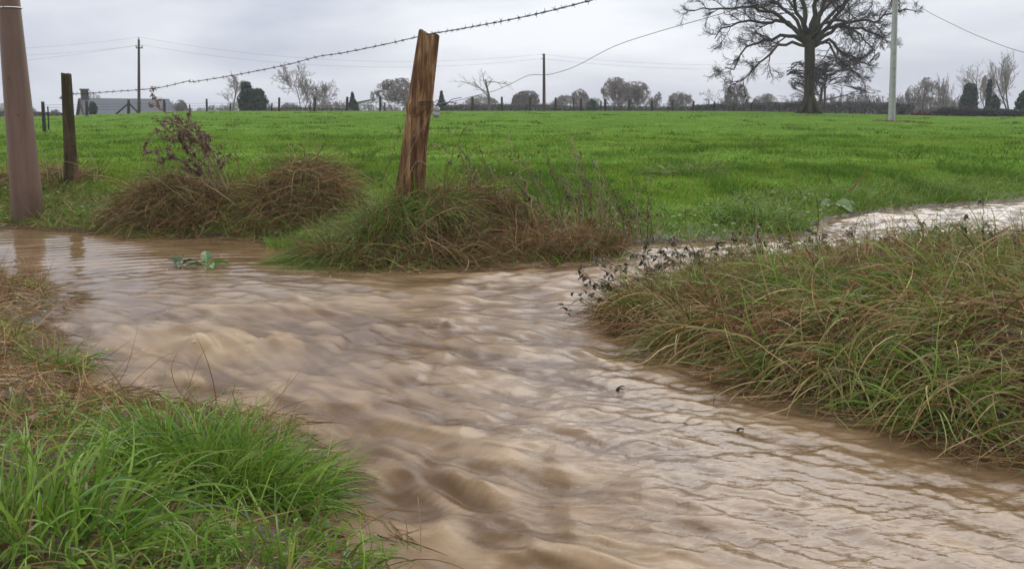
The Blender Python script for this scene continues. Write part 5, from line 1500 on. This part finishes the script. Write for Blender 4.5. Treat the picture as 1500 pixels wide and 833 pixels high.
def broad_leaf(mb, base, d, L, W, col, bend=.35, wav=.06, seed=0, tilt=0.0):
    """one broad dock leaf with wavy edge, midrib and stalk"""
    d = nrm(np.array(d, float)[None])[0]; nu, nv = 12, 9
    x = nrm(np.cross(d, [0, 0, 1.0])[None])[0]; z = np.cross(x, d)
    x, z = x * math.cos(tilt) + z * math.sin(tilt), z * math.cos(tilt) - x * math.sin(tilt)
    u = np.linspace(0, 1, nu)[:, None]; v = np.linspace(-1, 1, nv)[None]
    wd = W * (np.sin(pi * np.clip(u * .93 + .07, 0, 1)) ** .7) * (1 - .25 * u)
    hz_ = -bend * L * u ** 2 + np.abs(v) * wd * .35 + wav * W * np.sin(u * 17 + seed + v * 2) * np.abs(v) + .0 * v
    V = base + d * (u * L)[..., None] + x * (v * wd / 2)[..., None] + z * hz_[..., None]
    c = np.broadcast_to(np.array(col) * 1.0, (nu, nv, 3)).copy(); c[:, nv // 2] = np.array(col) * 1.6 + .03
    mb.add(V.reshape(-1, 3), grid_faces(nu, nv), None, c.reshape(-1, 3))
def dock(label, px, py, dd, specs, col, name="dock_plant", cat="leafy plant", z=None):
    b = at(px, py, dd)
    if z is not None: b = onz(px, py, z)
    root = tag(empty(name, b), label, cat)
    for k, (ang, el, L, W, g) in enumerate(specs):
        mb = MB()
        dv = np.array((math.cos(ang) * math.cos(el), math.sin(ang) * math.cos(el), math.sin(el)))
        s0 = b + dv * .02
        broad_leaf(mb, s0 + dv * .01, dv, L, W, np.array(col) * g, seed=k * 1.7, tilt=rng.uniform(-.4, .4))
        tube1(mb, [b - (0, 0, .03), s0 + dv * .012], .003, .002, 5, 4, C=np.array(col) * 1.2)
        mb.build("leaf", M_LEAF, root)
    return root
dock("green leafy sprig poking out of the still water, the brighter of the two", 303, 392, 0, [(1.9, .85, .13, .075, 1.0), (.1, .5, .12, .06, 1.6), (3.3, .35, .10, .06, 1.1), (-1.0, .35, .10, .07, 2.0), (.9, .3, .13, .05, 1.2)], (.07, .15, .03), z=0.0)
dock("darker small leaf clump in the still water left of the bright sprig", 262, 390, 0, [(2.6, .55, .09, .055, .8), (.4, .5, .09, .06, 1.0), (-1.2, .3, .08, .05, 1.1), (1.5, .9, .07, .05, .9)], (.05, .10, .035), z=0.0)
dock("two broad green dock leaves on the right bank below the channel", 1345, 412, 4.55, [(3.0, .5, .13, .10, 1.0), (1.0, .8, .12, .09, 1.2), (.2, .3, .12, .09, .9), (-1.4, .2, .10, .08, 1.1)], (.075, .16, .035))
dock("yellow green dock leaves near the right edge of the right bank", 1402, 405, 4.45, [(2.9, .45, .12, .09, 1.3), (1.3, .9, .11, .07, 1.5), (.3, .5, .13, .07, 1.4), (-1.7, .3, .12, .06, 1.0)], (.095, .17, .03))
dock("pale dock leaves lying at the meadow's edge by the bend of the channel", 1222, 300, 9.9, [(3.1, .15, .22, .11, 1.0), (2.6, .35, .19, .10, 1.1), (0.0, .2, .22, .11, 1.1), (.5, .1, .2, .10, .9), (-1.3, .1, .25, .14, 1.0), (3.9, .1, .22, .13, .9)], (.17, .24, .09))
dock("small green leafy weed at the foot of the left mound by the water", 400, 352, 7.7, [(2.9, .5, .12, .07, 1.0), (1.3, .9, .11, .07, 1.3), (.3, .4, .12, .07, 1.1), (-1.7, .3, .12, .06, 1.0)], (.07, .15, .03))

# drift in the water
def twig_thing(name, label, cat, pieces, col, r=.004):
    mb = MB()
    for p in pieces: tube1(mb, p, r, r * .4, 6, 10, C=col)
    return tag(mb.build(name, M_TWIG), label, cat)
q = onz(906, 572)
twig_thing("drift_twig", "dark curled twig sticking up from the open water", "twig", [[q + (-.01, 0, -.02), q + (-.004, 0, .008), q + (.012, .005, .016), q + (.022, .005, .014)], [q + (-.006, 0, -.01), q + (.004, -.004, .010), q + (.016, -.002, .006)]], (.05, .028, .018), .004)
q = onz(1085, 630)
twig_thing("drift_twig", "short dark snag breaking the surface at lower right", "twig", [[q + (-.012, 0, -.012), q + (-.008, 0, .004), q + (.002, 0, .006), q + (.010, 0, .004)]], (.03, .024, .02), .005)
q = onz(1046, 590)
twig_thing("drift_twig", "tiny upright stub in the water near the right bank", "twig", [[q + (0, 0, -.02), q + (-.001, 0, .006), q + (.002, 0, .022)]], (.10, .06, .035), .0028)
q = onz(1178, 608)
st3 = [[q + (0, 0, -.02), q + (.002, 0, .03), q + (.012, 0, .06)], [q + (.004, 0, -.02), q + (.01, 0, .03), q + (-.01, 0, .045)], [q + (-.01, 0, -.02), q + (-.012, 0, .02), q + (-.022, 0, .04)]]
mb = MB()
for p in st3: tube1(mb, p, .0018, .0006, 5, 8, C=(.12, .17, .05))
tag(mb.build("flooded_grass", M_LEAF), "few green blades standing in the water below the right bank", "grass tuft")
q = onz(616, 806)
mb = MB(); tube1(mb, [q + (.0, 0, -.03), q + (.001, 0, .05), q + (-.004, 0, .125)], .0016, .0007, 5, 10, C=(.45, .35, .24))
tube1(mb, [q + (-.03, 0, -.03), q + (-.028, 0, .03), q + (-.032, 0, .075)], .0014, .0006, 5, 8, C=(.25, .16, .1))
tag(mb.build("straw_stalk", M_STRAW), "single pale straw stalk standing in the water at the bottom", "straw stalk")
# pale sticks and dead leaves on the near bank
q = at(0, 600, 3.2)
for lab, a, b_ in (("upper pale stick lying on the near bank at the left edge", (-30, 628, 2.9), (42, 566, 3.2)), ("lower pale stick lying on the near bank at the left edge", (-30, 615, 2.85), (60, 582, 3.15))):
    A, B = at(*a), at(*b_); A[2] = H(A[0], A[1]) + .03; B[2] = H(B[0], B[1]) + .025
    mb = MB(); tube1(mb, [A, (A + B) / 2 + (0, 0, .008), B], .0042, .003, 7, 14, C=(.46, .36, .24))
    tag(mb.build("dead_stick", M_TWIG), lab, "stick")
mb = MB()
x, y = scatter(260, -3.0, 0.1, 1.5, 5.5, lambda x, y, s: (s > .01) & infr(x, y, .3))
leaves(mb, xyz(x, y, .02), hdir(len(x), -.3, .5), rng.uniform(.02, .05, len(x)), np.array([[.14, .06, .035], [.20, .10, .05], [.10, .05, .03], [.28, .17, .09]])[rng.integers(0, 4, len(x))], .5, curl=.3)
tag(mb.build("dead_leaves", M_LEAF), "small brown dead leaves scattered through the near bank's litter", "leaves", kind="stuff")
mb = MB()
x, y = scatter(700, -3.2, 0.4, 1.2, 5.8, nb)
leaves(mb, xyz(x, y, .015), hdir(len(x), .0, 1.2), rng.uniform(.012, .03, len(x)), pick(len(x), [GREEN * .9], [1]), .8, curl=.3)
x, y = scatter(900, .3, 4.4, 2.2, 6.2, pen)
leaves(mb, xyz(x, y, .06), hdir(len(x), .0, 1.2), rng.uniform(.014, .035, len(x)), pick(len(x), [GREEN * .8, LEAFD], [.6, .4]), .8, curl=.3)
x, y = scatter(1500, -6, 7, 6.2, 10.5, fs)
leaves(mb, xyz(x, y, .04), hdir(len(x), .0, 1.2), rng.uniform(.02, .05, len(x)), pick(len(x), [GREEN * .8], [1]), .8, curl=.3)
tag(mb.build("ground_weeds", M_LEAF), "small round leaved weeds growing low among the bank grasses", "weeds", kind="stuff")

# ------------------------------------------------------------------ thin damp air
def _haze(nt, out):
    v = nt.nodes.new("ShaderNodeVolumePrincipled")
    v.inputs["Color"].default_value = (.93, .95, 1.0, 1)
    v.inputs["Density"].default_value = 0.0006
    nt.links.new(v.outputs[0], out.inputs["Volume"])
mb = MB(); box(mb, (0, 1260, 12.5), (5000, 3900, 32))
hz_o = mb.build("haze", mat("haze", _haze), smooth=False)
tag(hz_o, "thin grey damp air softening the far wood and skyline trees", "haze", kind="stuff")

M_FOAM = _plain("foam", (.50, .42, .32), .6, .3)
mb = MB()
for c0_, sx_, sy_, n_ in (((60, 385), .35, .30, 90), ((290, 500), .22, .10, 14), ((470, 400), .5, .12, 50), ((150, 470), .3, .2, 12), ((860, 385), .3, .1, 25)):
    c_ = onz(*c0_)
    for q_ in range(n_):
        px_, py_ = c_[0] + rng.normal(0, sx_), c_[1] + rng.normal(0, sy_)
        if SDF(px_, py_) > -.04: continue
        i_ = int(np.clip(np.searchsorted(wx, px_), 0, len(wx) - 1)); j_ = int(np.clip(np.searchsorted(wy, py_), 0, len(wy) - 1))
        r_ = rng.uniform(.0015, .0055); th = np.arange(7) * 2 * pi / 7
        ring = np.stack([np.cos(th) * r_ * rng.uniform(1, 2.2), np.sin(th) * r_, 0 * th], 1) * (1 + rng.normal(0, .12, (7, 1)))
        o3 = np.array((px_, py_, WZ[i_, j_] - .001))
        V = np.concatenate([o3 + ring, o3 + ring * .6 + (0, 0, r_ * .35), [o3 + (0, 0, r_ * .45)]])
        k_ = np.arange(7)
        mb.add(V, np.stack([k_, (k_ + 1) % 7, (k_ + 1) % 7 + 7, k_ + 7], 1), np.stack([k_ + 7, (k_ + 1) % 7 + 7, np.full(7, 14)], 1))
tag(mb.build("foam_flecks", M_FOAM), "small pale foam flecks drifting on the brown water", "foam", kind="stuff")

# scum of straw and leaf bits caught along the water's edge
mb = MB()
for x0_, x1_, y0_, y1_, n_, dd_ in ((-3.6, .5, 1.4, 6.2, 500, .07), (.4, 3.6, 2.3, 5.8, 1500, .10), (-6, 4, 6.0, 9.5, 1300, .10)):
    x, y = scatter(n_, x0_, x1_, y0_, y1_, lambda x, y, s: (s < 0.01) & (s > -dd_) & infr(x, y, .4) & (vn(x * 5, y * 5, 2) > .42))
    fl_ = flow(x, y); a_ = np.arctan2(fl_[:, 1], fl_[:, 0])
    D = np.stack([np.cos(a_), np.sin(a_), 0 * a_], 1) + rng.normal(0, .35, (len(x), 3)) * (1, 1, .2)
    strands(mb, np.stack([x, y, np.full(len(x), .012)], 1), D, rng.uniform(.03, .16, len(x)), rng.uniform(.0015, .0045, len(x)), pick(len(x), [STRAW * .75, OLIVE * .7], [.8, .2]), K=4, grav=.3, wob=.15, lift=.012)
tag(mb.build("drift_straw", M_STRAW), "wet straw and debris caught along the edges of the flood water", "debris", kind="stuff")
